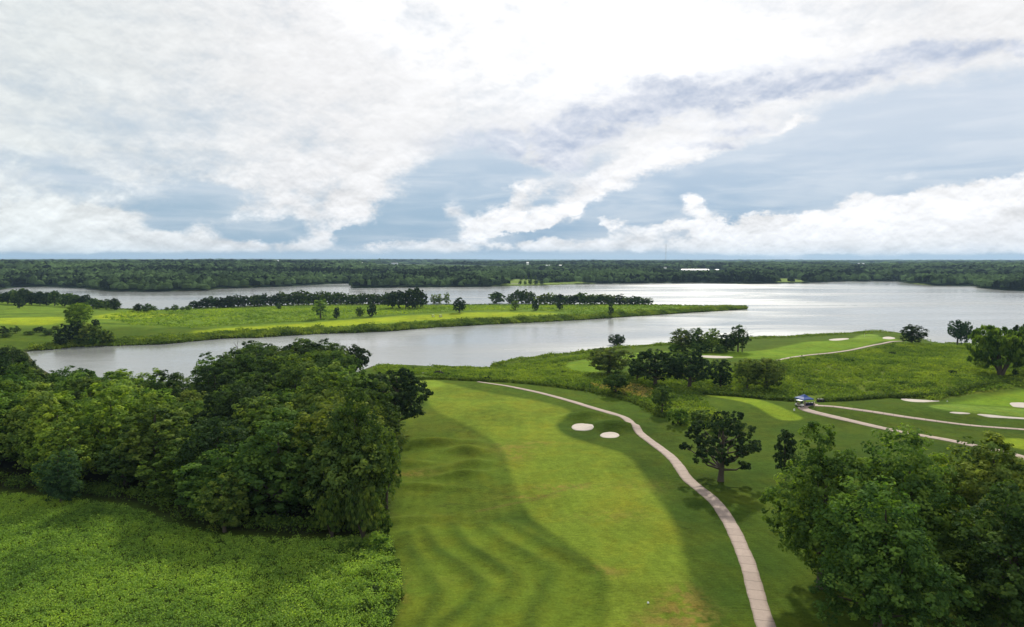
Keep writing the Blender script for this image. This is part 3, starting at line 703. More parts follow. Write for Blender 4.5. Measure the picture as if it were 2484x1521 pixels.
def plant_px(key, u, vb, vt, wpx, colour, name, label, cat='tree', group=None, **kw):
    p = G(u, vb); d = math.hypot(p.x, p.y); depth = p.y*math.cos(PITCH)+(CAM_H-p.z)*math.sin(PITCH)
    dt = px_dir(u, vt); h = CAM_H + dt[2]/dt[1]*p.y - p.z
    return plant(key, p, max(h, .8), wpx/F*depth, colour, name, label, cat, group, **kw)

# the wood on the left
sil_u = [-300,0,60,110,200,330,430,455,480,540,590,640,700,780,830,850,880,925,950,965,2000]
sil_v = [842,848,862,872,884,896,905,890,866,850,838,820,812,818,830,866,905,935,952,975,975]
def wood():
    lo, hi = forestP.min(0), forestP.max(0); pts = []
    sp = 9.6
    yy = lo[1]
    while yy < hi[1]:
        xx = lo[0] + (sp/2 if int((yy-lo[1])/(sp*.87)) % 2 else 0)
        while xx < hi[0]:
            s = sp*(1+max(0, (yy-230))/260.)
            pts.append((xx+random.uniform(-2.6, 2.6), yy+random.uniform(-2.6, 2.6))); xx += s
        yy += sp*.87*(1+max(0, (yy-230))/260.)
    P = np.array(pts); sd = seg_dist(P, forestP); u = CX+P[:, 0]/P[:, 1]*F
    P = P[(sd > 3.2) & (u > -110) & (P[:, 1] < 330)]; sd = seg_dist(P, forestP)
    order = np.argsort(P[:, 1]); out = []
    for i in order:
        x, y = P[i]; z = float(Hi(x, y)[0]); u = CX+x/y*F
        if z < -5.2 or (u > 815 and y > 205) or (u > 880 and y > 165): continue
        vt = np.interp(u, sil_u, sil_v); dt = px_dir(CX, vt); hmax = CAM_H+dt[2]/dt[1]*y - z
        front = sd[i] < 9 and y < 150
        h = random.uniform(9.5, 18.5) if not front else random.uniform(10.5, 17)
        if u > 560 and y < 175: h += 2.5
        if y > 210 and u > 455: h = random.uniform(17, 22)
        h = min(h, hmax*random.uniform(.97, 1.08))
        if h < 4.5: continue
        out.append((x, y, z, u, h, front))
    return out
wl = wood(); print('wood trees', len(wl))
tone_words = dict(dark='dark green', mid='mid green', olive='olive green', pale='pale green', yellow='yellow-green', deep='deep green', blue='blue-green')
front_n = 0
for x, y, z, u, h, front in wl:
    patch = vnoise(np.array([x]), np.array([y]), 26, 31)[0]
    if patch > .62: tone = random.choice(['yellow', 'pale', 'mid', 'yellow'])
    elif patch > .38: tone = random.choice(['mid', 'olive', 'mid', 'deep'])
    else: tone = random.choice(['deep', 'mid', 'dark', 'olive'])
    if u > 455 and y > 195: tone = random.choice(['deep', 'mid', 'deep', 'dark'])
    if u > 700 and y < 170: tone = random.choice(['deep', 'mid', 'deep', 'olive'])
    W = h*random.uniform(.80, 1.0) if h > 9 else h*random.uniform(.95, 1.2)
    size = 'tall' if h > 14.5 else 'lower'
    sect = 'far left' if u < 110 else 'left' if u < 250 else 'centre-left' if u < 400 else 'centre' if u < 540 else 'centre-right' if u < 700 else 'right'
    row = 'second row' if y < 150 else 'middle rows' if y < 180 else 'back rows'
    if front:
        front_n += 1
        side = 'left' if u < 330 else 'middle' if u < 640 else 'right'
        lab = f'{size} {tone_words[tone]} tree at the field edge of the wood, {side} part'
        grp = 'trees along the field edge of the wood'
    elif y > 205:
        place = 'hump of the wood against the lake' if u > 455 else 'low lakeside back of the left wood'
        lab = f'{tone_words[tone]} treetop in the {place}'; grp = 'treetops at the lakeside back of the wood'
    elif u > 700: lab = f'{size} {tone_words[tone]} tree, {row} at the fairway end of the wood'; grp = 'trees at the fairway end of the wood'
    elif u > 330: lab = f'{size} {tone_words[tone]} tree, {row} of the dense wood, {sect}'; grp = 'trees inside the dense wood'
    else: lab = f'{size} {tone_words[tone]} tree, {row} of the dense wood, {sect}'; grp = 'trees inside the dense wood'
    plant(random.choice(['wood', 'wood', 'woodt']), (x, y, z), h, W, tone, 'broadleaf_tree', lab, 'tree', grp, sink=1.2 if front else .3)
# named trees at the right end of the wood
plant_px('bigoak', 962, 1050, 884, 184, 'dark', 'oak_tree', 'black-green oak with ragged lobed crown leaning over the fairway from the wood', group=None, idx=0)
plant_px('bigoak', 864, 915, 831, 78, 'dark', 'oak_tree', 'dark tree standing apart at the lakeside tip of the wood', idx=1)
plant_px('near', 868, 1262, 958, 190, 'deep', 'broadleaf_tree', 'big rounded tree, the tallest at the fairway end of the wood', idx=0)
plant_px('olive', 938, 1235, 1040, 86, 'olive', 'broadleaf_tree', 'olive tree overhanging the left edge of the fairway below the dark oak')
plant_px('willow', 880, 1305, 1180, 96, 'olive', 'willow_tree', 'pale drooping willow at the front right corner of the wood', rz=1)
plant_px('willow', 805, 1302, 1198, 92, 'olive', 'willow_tree', 'drooping willow just left of the corner of the wood by the fairway', rz=3)
plant_px('wood', 545, 1290, 1150, 118, 'olive', 'broadleaf_tree', 'light leafy small tree standing out before the middle of the wood edge')
plant_px('wood', 150, 1222, 1090, 105, 'blue', 'broadleaf_tree', 'blue-green tree bulging into the field at the left of the wood edge')
plant_px('wood', 30, 905, 836, 75, 'dark', 'broadleaf_tree', 'dark tree at the left end of the narrow inlet')
plant_px('shrub', 918, 1330, 1290, 60, 'yellow', 'bush', 'rounded light green bush at the field corner next to the fairway', 'bush')
plant_px('shrub', 860, 1335, 1305, 50, 'mid', 'bush', 'low green bush left of the rounded light bush at the field corner', 'bush')
plant_px('shrub', 935, 1292, 1240, 44, 'mid', 'bush', 'upright bush under the trees where the wood meets the fairway', 'bush')
for u, vb, w, vt, c in [(945,1345,34,1322,'mid'),(958,1372,30,1352,'yellow'),(930,1380,40,1356,'mid'),(962,1402,34,1382,'deep'),(950,1425,38,1400,'mid'),(968,1448,34,1424,'yellow'),(948,1470,44,1442,'mid'),(912,1440,40,1414,'deep'),(885,1480,46,1452,'mid'),(940,1508,44,1478,'deep'),(900,1400,32,1380,'yellow'),(870,1360,30,1342,'mid'),(820,1345,34,1328,'deep')]:
    plant_px('shrub', u, vb, vt, w, c, 'bush', 'ragged weedy bush in the strip between the field and the fairway', 'bush', 'weedy bushes along the fairway side of the field', var=.2)
# right foreground
for q in [('near',1992,1425,1052,262,'mid','tall tree with light leaf tips, left of the big clump at lower right',0),
          ('near',2165,1440,1050,310,'mid','broad tall tree in the centre back of the big clump at lower right',1),
          ('near',2388,1425,1048,300,'olive','tall tree at the right back of the big clump, hiding the cart path',2),
          ('near',2128,1560,1176,300,'mid','nearest big tree in the clump, its crown filling the bottom edge',1),
          ('near',2440,1560,1190,320,'deep','dark big tree in the lower right corner of the photo',0)]:
    plant_px(q[0], q[1], q[2], q[3], q[4], q[5], 'broadleaf_tree', q[6], group=None, idx=q[7])
plant_px('oval', 1905, 1166, 1034, 66, 'dark', 'broadleaf_tree', 'slim dark tree behind the left side of the big lower right clump', idx=0)
plant_px('loneoak', 1748, 1167, 998, 186, 'dark', 'oak_tree', 'solitary wide-branching oak with a thick bare trunk right of the cart path', idx=0, rz=.6)
# middle ground
for q in [('mid',1492,956,896,74,'deep','broadleaf_tree','young round tree at the tall grass edge above the cart path'),
          ('oval',1606,1004,930,60,'deep','broadleaf_tree','oval green tree at the tall grass edge right of the bunkers'),
          ('shrub',1645,1030,984,56,'mid','bush','leafy bush beside the oval tree at the tall grass edge'),
          ('wood',1476,908,836,118,'olive','broadleaf_tree','pale olive spreading tree behind the young round tree'),
          ('bigoak',1497,845,808,50,'dark','broadleaf_tree','small dark tree at the water edge behind the olive tree'),
          ('bigoak',1590,938,840,132,'dark','oak_tree','large dense dark oak, left of the two in the tall grass'),
          ('bigoak',1672,944,846,118,'dark','oak_tree','dark oak with visible grey trunk in the tall grass'),
          ('mid',1748,941,868,66,'dark','broadleaf_tree','dark tree between the trunked oak and the olive trees'),
          ('wood',1812,944,862,74,'olive','broadleaf_tree','narrow olive tree right of the dark oaks'),
          ('wood',1858,946,861,100,'olive','broadleaf_tree','wide olive tree at the right end of the oak row'),
          ('bigoak',1545,925,872,50,'dark','oak_tree','short dark tree tucked left of the large dense oak'),
          ('olive',1655,852,796,72,'olive','broadleaf_tree','dull green tree at the left of the lakeside clump on the point'),
          ('mid',1690,852,792,50,'deep','broadleaf_tree','dark upright tree in the middle of the lakeside clump'),
          ('olive',1726,852,794,52,'pale','broadleaf_tree','pale tree beside the dark upright one in the lakeside clump'),
          ('mid',1762,853,806,48,'dark','broadleaf_tree','small dark tree in the right part of the lakeside clump'),
          ('olive',1790,853,788,56,'deep','broadleaf_tree','thin crowned tree with bare twigs at the right of the lakeside clump'),
          ('shrub',1640,853,832,50,'mid','bush','low bush at the foot of the lakeside clump, left end'),
          ('shrub',1700,855,830,60,'deep','bush','low bush under the middle of the lakeside clump'),
          ('shrub',1745,856,834,50,'mid','bush','low bush under the right part of the lakeside clump'),
          ('mid',2212,833,785,64,'dark','broadleaf_tree','dark bushy tree at the right of the point beside the path end'),
          ('bigoak',2322,836,772,50,'blue','broadleaf_tree','dark tree on bare trunks at the shore, left of the pair'),
          ('olive',2343,838,779,36,'blue','broadleaf_tree','dark slim tree joined to the trunked tree at the right shore'),
          ('willow',2428,914,790,150,'mid','willow_tree','large many-stemmed willow at the right edge of the photo'),
          ('willow',2496,908,800,110,'mid','willow_tree','second willow cut by the right edge of the photo'),
          ('far',2480,850,783,60,'dark','broadleaf_tree','dark tree behind the willow at the right edge'),
          ('shrub',2462,915,892,16,'dark','bush','small pointed dark bush right of the willow stems'),
          ('shrub',2310,908,896,22,'dark','bush','small dark bush alone on the grassy hill'),
          ('shrub',2165,861,852,24,'dark','bush','dark bush on the hill below the point path'),
          ('shrub',2060,880,868,30,'deep','bush','wide dark bush high on the tall grass hill'),
          ('shrub',2030,878,869,20,'mid','bush','small bush left of the wide bush high on the hill'),
          ('shrub',1183,921,911,18,'dark','bush','dark little bush at the grass edge by the narrow path'),
          ('shrub',1086,911,903,16,'dark','bush','dark little bush right of the arched footbridge'),
          ('shrub',1368,907,897,16,'dark','bush','dark little bush at the left tip of the point fairway'),
          ('shrub',1700,1022,990,60,'olive','bush','loose bush in the tall grass above the solitary oak'),
          ('shrub',1735,1045,1005,50,'olive','bush','loose bush directly behind the crown of the solitary oak'),
          ('shrub',1600,946,928,40,'mid','bush','bush at the foot of the large dense oak')]:
    plant_px(q[0], q[1], q[2], q[3], q[4], q[5], q[6], q[7], 'bush' if q[6] == 'bush' else 'tree')
# the peninsula
for q in [('wood',190,795,727,70,'yellow','tall pale feathery tree rising behind the bushes by the inlet'),
          ('farp',778,774,722,42,'pale','pale green tree standing alone on the peninsula meadow'),
          ('far',817,774,745,20,'dark','small dark tree just right of the pale lone tree'),
          ('far',873,768,744,24,'deep','small round tree, left one of the pair on the meadow'),
          ('far',902,768,734,27,'dark','dark rounded tree, right one of the pair on the meadow'),
          ('far',677,751,733,14,'deep','tiny tree before the long tree line'),
          ('fars',1115,758,722,36,'dark','dark broad tree alone near the far shore of the peninsula'),
          ('farp',1250,752,727,24,'olive','pale slender tree before the right-hand tree line'),
          ('far',1299,753,726,20,'dark','dark small tree, left one before the right tree line'),
          ('far',1357,752,725,21,'dark','dark small tree, right one before the right tree line'),
          ('farp',1482,768,732,17,'dark','slim dark tree at the water edge of the peninsula'),
          ('fars',1205,739,706,46,'deep','broad tree at the left end of the right tree line'),
          ('fars',277,750,722,28,'dark','dark tree on the gap shore at the end of the left tree line'),
          ('fars',60,740,700,38,'dark','tallest dark tree in the far left tree line'),
          ('far',335,756,736,26,'dark','dark bush-like tree on the shore, left of the small clump'),
          ('far',358,757,736,30,'deep','rounded tree in the small shore clump'),
          ('far',47,748,712,28,'dark','dark tree standing forward of the far left tree line')]:
    plant_px(q[0], q[1], q[2], q[3], q[4], q[5], 'broadleaf_tree', q[6])
for u, vb, vt, w in [(952,748,704,34),(968,749,702,36),(984,750,703,34),(1000,749,697,38),(1014,748,694,38),(1026,746,706,28)]:
    plant_px('fars', u, vb, vt, w, 'dark', 'broadleaf_tree', 'tall dark tree in the dense clump at the middle of the peninsula', group='tall dark trees of the peninsula clump')
for u, vt, w in [(1052,712,22),(1066,711,22),(1084,709,20)]:
    plant_px('farp', u, 740, vt, w, 'olive', 'broadleaf_tree', 'thin see-through tree right of the tall dark clump', group='thin trees beside the dark clump', var=.1)
for u, vt, w in [(1240,712,26),(1258,701,34),(1276,700,34),(1290,706,24)]:
    plant_px(random.choice(['far', 'fars']), u, 739, vt, w, 'deep', 'broadleaf_tree', 'tall rounded tree in the left part of the right tree line', group='tall trees of the right tree line')
u = 1308
while u < 1575:
    vt = 711+random.uniform(-4, 4)+max(0, u-1450)*.07
    plant_px(random.choice(['far', 'fars', 'farp']), u, 740, vt, random.uniform(26, 36), random.choice(['deep', 'dark', 'mid', 'olive']), 'broadleaf_tree', 'tree in the right-hand line along the far shore of the peninsula', group='trees in the right shore line')
    u += random.uniform(10, 15)
u = 470
while u < 955:
    vb = np.interp(u, [455, 560, 700, 955], [750, 746, 741, 739]); vt = np.interp(u, [460, 500, 560, 640, 700, 760, 860, 955], [734, 724, 716, 713, 708, 706, 709, 712])+random.uniform(-4, 4)
    tone = random.choice(['dark', 'dark', 'deep']) if u < 740 else random.choice(['deep', 'mid', 'deep'])
    side = 'dark left part' if u < 740 else 'lighter right part'
    plant_px(random.choice(['far', 'far', 'fars']), u, vb, vt, random.uniform(24, 34), tone, 'broadleaf_tree', f'tree in the {side} of the long shore tree line', group=f'trees in the {side} of the long line')
    u += random.uniform(10.5, 15)
u = -60
while u < 300:
    vb = np.interp(u, [-60, 100, 200, 300], [733, 738, 744, 752]); vt = np.interp(u, [-60, 0, 40, 100, 200, 260, 300], [706, 708, 704, 704, 714, 728, 738])+random.uniform(-3, 4)
    for dv in (0, 6):
        plant_px(random.choice(['far', 'fars']), u+random.uniform(-5, 5), vb-dv*1.0+2, vt-dv*.3, random.uniform(24, 34), random.choice(['dark', 'deep', 'dark', 'mid']), 'broadleaf_tree', f'{"back" if dv else "front"} row tree in the far left shore wood of the peninsula', group='trees of the far left shore wood')
    u += random.uniform(16, 22)
for u, vb, vt, w, c in [(160,832,785,46,'dark'),(185,828,778,52,'dark'),(215,834,782,44,'olive'),(240,834,790,46,'olive'),(262,834,800,36,'olive'),(205,836,806,50,'deep'),(145,838,808,36,'dark'),(232,838,812,40,'mid'),(232,795,772,22,'dark')]:
    plant_px('shrub' if vb-vt < 30 else 'far', u, vb, vt, w, c, 'bush', 'large round bush in the thicket at the left of the inlet', 'bush', 'bushes of the inlet thicket', tr=False)
for u, vb, vt, w, c in [(8,812,790,34,'dark'),(38,808,789,26,'mid'),(95,806,791,34,'dark'),(120,812,797,34,'deep'),(72,812,801,26,'deep'),(14,818,806,30,'olive'),(135,800,788,20,'olive')]:
    plant_px('shrub', u, vb, vt, w, c, 'bush', 'low bush in the row left of the inlet thicket', 'bush', 'bushes left of the inlet thicket')
for u, w, vt in [(372,18,741),(405,12,744),(425,20,738),(443,12,743),(456,16,740)]:
    plant_px('far', u, 754, vt, w, 'mid', 'bush', 'little shore bush in the gap before the long tree line', 'bush', 'little bushes in the shore gap', tr=False)
for u, vb, vt, w, c in [(1200,690,676,12,'mid'),(1214,690,673,13,'deep'),(1228,690,675,11,'mid'),(1262,690,680,9,'deep'),(1274,690,681,9,'mid'),(1286,690,678,14,'deep'),(1300,690,679,15,'dark'),(1313,690,679,12,'deep'),(1265,680,668,9,'deep'),(1276,680,668,9,'mid'),(1288,680,667,9,'deep'),(1298,680,668,9,'deep')]:
    plant_px('far', u, vb, vt, w, c, 'broadleaf_tree', 'park tree standing on the bright lawn of the far shore clearing', group='park trees at the far clearing')
def number_labels():
    by = {}
    for t in TREE: by.setdefault(t['label'], []).append(t)
    W_ = ['', 'second', 'third', 'fourth', 'fifth', 'sixth', 'seventh', 'eighth', 'ninth', 'tenth', 'eleventh', 'twelfth', 'thirteenth', 'fourteenth', 'fifteenth', 'sixteenth', 'seventeenth', 'eighteenth', 'nineteenth', 'twentieth', 'twenty-first', 'twenty-second', 'twenty-third', 'twenty-fourth', 'twenty-fifth']
    for lab, l in by.items():
        if 1 < len(l) <= len(W_):
            l.sort(key=lambda t: t.location.x/t.location.y); n = len(l)
            for k, t in enumerate(l):
                w = 'leftmost' if k == 0 else 'rightmost' if k == n-1 else W_[k]+' from left'
                t['label'] = w+': '+lab
number_labels()
print('trees', len(TREE))
# ------------------------------------------------------------------ uncountable growth
def blobs_template(sub):
    import bmesh
    bm = bmesh.new(); bmesh.ops.create_icosphere(bm, subdivisions=sub, radius=1)
    V = np.array([v.co[:] for v in bm.verts]); Fc = np.array([[v.index for v in f.verts] for f in bm.faces]); bm.free(); return V, Fc
def scatter_leaves(name, P, hh, ww, nper, size, colour, label, tint=None, spread_up=.5, asp=1.6):
    """little leafy clumps, one mesh"""
    r = np.random.default_rng(len(P)); n = len(P)
    off = r.normal(size=(n, nper, 3))*np.array([.42, .42, .28]); q = P[:, None, :].copy()
    q = q + off*np.stack([ww, ww, hh], 1)[:, None, :]; q[:, :, 2] += (hh*.55)[:, None]
    N = off*np.array([.6, .6, 1])+np.array([0, 0, spread_up])+r.normal(size=off.shape)*.45
    T = np.clip((tint if tint is not None else r.uniform(.2, .8, n))[:, None]+r.normal(0, .14, (n, nper)), 0, 1)
    V, Fc = leaves(q.reshape(-1, 3), N.reshape(-1, 3), size, r, asp)
    me = np_mesh(name, V, Fc, M_leaf); add_attr(me, 'tint', np.repeat(T.ravel(), 4))
    o = new_obj(name, me); o.color = (*colour, 1); tag(o, label, None, None, 'stuff'); return o
def sample(poly, dens, umin=-160, umax=2640, seed=1, margin=.3):
    r = np.random.default_rng(seed); lo, hi = poly.min(0), poly.max(0); lo = np.maximum(lo, [-900, 60])
    n = int((hi-lo).prod()*dens); P = r.uniform(lo, hi, (n, 2)); u = CX+P[:, 0]/P[:, 1]*F
    P = P[(u > umin) & (u < umax)]
    return P[seg_dist(P, poly) > margin]
def drop(P): return np.column_stack([P, Hi(P[:, 0], P[:, 1])])
# crop field at the lower left
P = sample(fieldP, 4.2, seed=11); P = P[P[:, 1] > 72]
nz = vnoise(P[:, 0], P[:, 1], 3.2, 41)*.6+vnoise(P[:, 0], P[:, 1], 1.1, 43)*.4
wild = ss((P[:, 0]-(-44))/22)*ss((125-P[:, 1])/30)
P3 = drop(P); r = np.random.default_rng(3)
hh = .38+.42*nz+wild*(vnoise(P[:, 0], P[:, 1], 2.2, 47) > .62)*.75; ww = .42+.25*nz+wild*.15
tn = np.clip(.20+.45*nz+r.normal(0, .08, len(P)) + .55*(vnoise(P[:, 0], P[:, 1], 15, 49)-.45) + .2*(vnoise(P[:, 0], P[:, 1], 6, 50)-.5), 0, 1)
scatter_leaves('leafy_field', P3, hh, ww, 17, .15, (.245, .385, .064), 'dense low leafy crop field below the wood', tn)
# weedy margin
P = sample(fieldP, 1.0, umin=600, umax=1010, seed=12); P = P[(P[:, 0] > -26-8*vnoise(P[:, 0], P[:, 1], 9, 5)) & (vnoise(P[:, 0], P[:, 1], 2.4, 8) > .45)]
scatter_leaves('weeds', drop(P), .6+.9*vnoise(P[:, 0], P[:, 1], 2, 3), np.full(len(P), .75), 16, .20, (.20, .31, .055), 'tall ragged weeds along the fairway side of the field')
P = sample(forestP, 1.5, umin=-120, umax=1000, seed=31); q_ = seg_dist(P, forestP); P = P[(q_ < 5.5) & (P[:, 1] < 175)]
scatter_leaves('undergrowth', drop(P), .8+2.4*vnoise(P[:, 0], P[:, 1], 4, 33)**1.5, np.full(len(P), 1.1), 14, .26, (.085, .150, .026), 'tangled undergrowth at the foot of the wood edge')
# tall grass of the meadow and hill
P = sample(meadow, 1.15, seed=13); nz = vnoise(P[:, 0], P[:, 1], 7, 51)*.5+vnoise(P[:, 0], P[:, 1], 2.2, 53)*.5
P = P[(nz > .22) & (seg_dist(P, dryG) < 2)]; nz = vnoise(P[:, 0], P[:, 1], 7, 51)*.5+vnoise(P[:, 0], P[:, 1], 2.2, 53)*.5
P = P[~((CX+P[:, 0]/P[:, 1]*F > 1935) & (CX+P[:, 0]/P[:, 1]*F < 2010) & (P[:, 1] < 222))]; nz = vnoise(P[:, 0], P[:, 1], 7, 51)*.5+vnoise(P[:, 0], P[:, 1], 2.2, 53)*.5
scatter_leaves('tall_grass', drop(P), .35+1.15*nz, .7+.6*nz, 8, .42, (.160, .240, .034), 'tall mottled grass and weeds covering the hill and lake point', .02+.55*vnoise(P[:, 0], P[:, 1], 5, 57)+.45*vnoise(P[:, 0], P[:, 1], 16, 58))
P = sample(meadow, .035, seed=19); P = P[vnoise(P[:, 0], P[:, 1], 22, 55) > .45]; P = P[(P[:, 1] > 224) | (CX+P[:, 0]/P[:, 1]*F < 1930)]
scatter_leaves('tall_grass', drop(P), .8+1.0*vnoise(P[:, 0], P[:, 1], 3, 56), np.random.default_rng(2).uniform(.9, 2.3, len(P)), 34, .36, (.070, .125, .026), 'darker weedy tussocks scattered in the tall grass of the hill')
P = sample(dryG, 3.0, seed=14); scatter_leaves('dry_grass', drop(P), np.full(len(P), .9), np.full(len(P), .4), 6, .28, (.36, .31, .10), 'straw coloured seeding grass before the dark oaks', asp=3)
# reeds and bushes along the shores
def along(pts, z, n, w, seed, inland=1):
    c = np.array([on_plane(u, v, z) for u, v in pts]); L = np.concatenate([[0], np.cumsum(np.hypot(*np.diff(c, axis=0).T))])
    r = np.random.default_rng(seed); s = r.uniform(0, L[-1], n); X, Y = np.interp(s, L, c[:, 0]), np.interp(s, L, c[:, 1])
    P = np.stack([X+r.normal(0, 1, n), Y+inland*np.abs(r.normal(0, w, n))+.5], 1); z = Hi(P[:, 0], P[:, 1])
    return np.column_stack([P, z])[z > WATER+.15]
P = along(lower_B, WATER+.3, 9000, 9, 15); nz = vnoise(P[:, 0], P[:, 1], 11, 61)
scatter_leaves('shore_growth', P, .8+2.6*nz**2, 1.2+1.4*nz, 12, .75, (.150, .220, .030), 'reeds and brush along the near shore of the peninsula', np.clip(.1+.8*vnoise(P[:, 0], P[:, 1], 6, 63), 0, 1))
P = along(near_A[:-10], WATER+.5, 9000, 6, 16, -1); nz = vnoise(P[:, 0], P[:, 1], 8, 65)
scatter_leaves('shore_growth', P, .5+1.5*nz**2, .9+.8*nz, 9, .5, (.150, .225, .030), 'reeds and brush along the lake edge of the near land')
P = along([(u, v) for u, v in upper_B if -100 < u < 1800], WATER+1.6, 5000, 7, 17, -1); P = P[P[:, 2] > WATER+.3]
scatter_leaves('shore_growth', P, np.full(len(P), 1.0), np.full(len(P), 1.6), 6, .9, (.11, .17, .03), 'low brush along the far shore of the peninsula')
mb_ = GP([(300,757),(480,752),(700,744),(950,742),(1140,741),(1300,741),(1600,741),(1790,747),(1560,760),(1400,763),(1366,757),(1275,753),(1165,753),(1056,759),(946,764),(860,771),(760,779),(660,784),(560,789),(455,797),(330,790),(250,770)])
P = sample(mb_, .06, seed=18); nz = vnoise(P[:, 0], P[:, 1], 20, 71)
scatter_leaves('rough_grass', drop(P), .3+.6*nz, 2.0+1.2*nz, 7, .95, (.200, .300, .040), 'rough meadow grass on the peninsula', .2+.6*nz)
P = along([(905,913),(1000,916),(1100,922),(1240,929),(1350,940),(1430,950),(1480,960),(1520,971),(1575,990),(1610,1015)], 0, 1500, .9, 21)
scatter_leaves('tall_grass', P, np.full(len(P), .9), np.full(len(P), .7), 8, .3, (.09, .14, .022), 'dark edge of the tall grass along the mown slope')
P = along([(1700,956),(1800,960),(1870,969),(1930,976),(1980,978),(2050,978),(2090,974),(2150,966),(2200,967),(2309,967),(2400,953),(2484,944),(2600,940)], 0, 2400, 1.3, 22)
P = P[~((CX+P[:, 0]/P[:, 1]*F > 1938) & (CX+P[:, 0]/P[:, 1]*F < 1995))]
scatter_leaves('tall_grass', P, np.full(len(P), 1.1), np.full(len(P), .9), 9, .34, (.08, .13, .022), 'dark brushy edge of the tall grass behind the blue canopy')

# the woods beyond the lake
def far_woods():
    r = np.random.default_rng(5); V1, F1 = blobs_template(1); V0, F0 = blobs_template(1); V0 = V0
    clearings = [np.array(GP(l)) for l in ([(1230,684),(1250,675),(1300,677),(1318,683),(1322,686),(1400,683),(1440,684),(1380,692),(1310,692),(1240,694),(1232,690)], [(1060,680),(1088,678),(1094,692),(1066,692)], [(1878,675),(1915,673),(1955,680),(1948,686),(1882,686)],
        [(870,640),(1000,640),(1130,642),(1245,646),(1235,656),(1100,654),(980,652),(890,648)], [(300,638),(520,637),(700,638),(700,641),(300,642)], [(1635,654),(1765,654),(1765,667),(1700,669),(1635,666)], [(1590,652),(1640,652),(1640,660),(1590,660)], [(2050,640),(2200,641),(2200,645),(2060,645)], [(2195,686),(2250,689),(2255,692),(2210,688)])]
    allV, allF, allT, base = [], [], [], 0
    for r0, r1, area, rad, hgt, (Vt, Ft) in ((950, 1900, 78, 6.4, 12.5, (V1, F1)), (1900, 3400, 230, 9.5, 13, (V0, F0)), (3400, 9000, 2200, 25, 13, (V0, F0)), (9000, 20000, 26000, 85, 17, blobs_template(1))):
        n = int(1.62/2*(r1*r1-r0*r0)/area)
        rad_ = np.sqrt(r.uniform(r0*r0, r1*r1, n)); a = r.uniform(-.72, .72, n) if r0 < 9000 else r.uniform(-.72, .72, n)
        P = np.stack([rad_*np.sin(a), rad_*np.cos(a)], 1)
        z = Hi(P[:, 0], P[:, 1]); ok = (z > WATER+.6) & (P[:, 1] > 900)
        u = CX+P[:, 0]/P[:, 1]*F
        for c in clearings: ok &= seg_dist(P, c) < 0
        if r0 > 3000: ok &= vnoise(P[:, 0], P[:, 1], 1300, 81)*.6+vnoise(P[:, 0], P[:, 1], 420, 82)*.4 > .34
        elif r0 > 1800: ok &= vnoise(P[:, 0], P[:, 1], 240, 83) > .10
        P, z = P[ok], z[ok]; n = len(P); print('far woods ring', r0, n)
        s = rad*r.uniform(.5, 1.5, n); h = hgt*r.uniform(.6, 1.3, n)*(.75+.5*vnoise(P[:, 0], P[:, 1], 90, 87))
        t = Vt[None]*(1+r.normal(0, .17, (n, len(Vt), 1)))
        t = t*np.stack([s, s, h*.52], 1)[:, None]; t[:, :, 0] += P[:, 0:1]; t[:, :, 1] += P[:, 1:2]; t[:, :, 2] += (z+h*.50)[:, None]
        # the tallest shapes hide the trunks; drop the undersides
        keep = np.array([Vt[f][:, 2].mean() > -.55 for f in Ft])
        allV.append(t.reshape(-1, 3)); f = (Ft[keep][None]+(np.arange(n)*len(Vt))[:, None, None]+base).reshape(-1, 3); allF.append(f); base += n*len(Vt)
        tt = np.clip(r.normal(.42, .26, n)+.8*(vnoise(P[:, 0], P[:, 1], 110, 85)-.5)+.5*(vnoise(P[:, 0], P[:, 1], 400, 86)-.5), 0, 1); allT.append(np.repeat(tt, len(Vt)))
    m, nt, out = mat_base('far_foliage'); at = nt.nodes.new('ShaderNodeAttribute'); at.attribute_name = 'tint'
    geo = nt.nodes.new('ShaderNodeNewGeometry'); nz = e_noise(E(geo.outputs['Position']), .55, 4, .7)
    k = E(at.outputs['Fac'])*1.9+.05+(nz-.5)*1.6
    c = e_mix(1.0, (.054, .088, .034), e_comb(k*1.02, k, k*.9), 'MULTIPLY')
    d = nt.nodes.new('ShaderNodeBsdfDiffuse'); nt.links.new(c.s, d.inputs[0]); nt.links.new(d.outputs[0], out.inputs[0])
    b = nt.nodes.new('ShaderNodeBump'); b.inputs['Distance'].default_value = 2.0; b.inputs['Strength'].default_value = .8; nt.links.new(nz.s, b.inputs['Height']); nt.links.new(b.outputs[0], d.inputs['Normal'])
    me = np_mesh('far_woods', np.vstack(allV), np.vstack(allF), m, False); add_attr(me, 'tint', np.concatenate(allT))
    tag(new_obj('far_woods', me), 'continuous dark woodland beyond the lake reaching to the horizon', None, None, 'stuff')
far_woods()

# ------------------------------------------------------------------ things
M_white = simple('white_paint', (.80, .80, .78), .5); M_roofw = simple('white_sheet_roof', (.86, .86, .86), .45)
M_wall = simple('grey_sheet_wall', (.42, .46, .50), .6); M_blue = simple('blue_canvas', (.006, .055, .25), .6); M_navy = simple('navy_cloth', (.010, .012, .045), .8)
M_black = simple('black_paint', (.012, .012, .014), .5); M_metal = simple('grey_metal', (.35, .36, .37), .4, .6); M_cream = simple('cream_body', (.62, .60, .54), .35)
M_glass = simple('dark_glass', (.03, .04, .05), .1, spec=.8); M_skin = simple('skin', (.50, .30, .22), .6); M_pink = simple('pale_pink_cloth', (.80, .60, .54), .8)
M_khaki = simple('khaki_cloth', (.42, .36, .26), .8); M_hair = simple('brown_hair', (.05, .035, .025), .8); M_wood = simple('dark_timber', (.020, .018, .020), .8); M_lightpost = simple('pale_timber', (.55, .52, .42), .7)
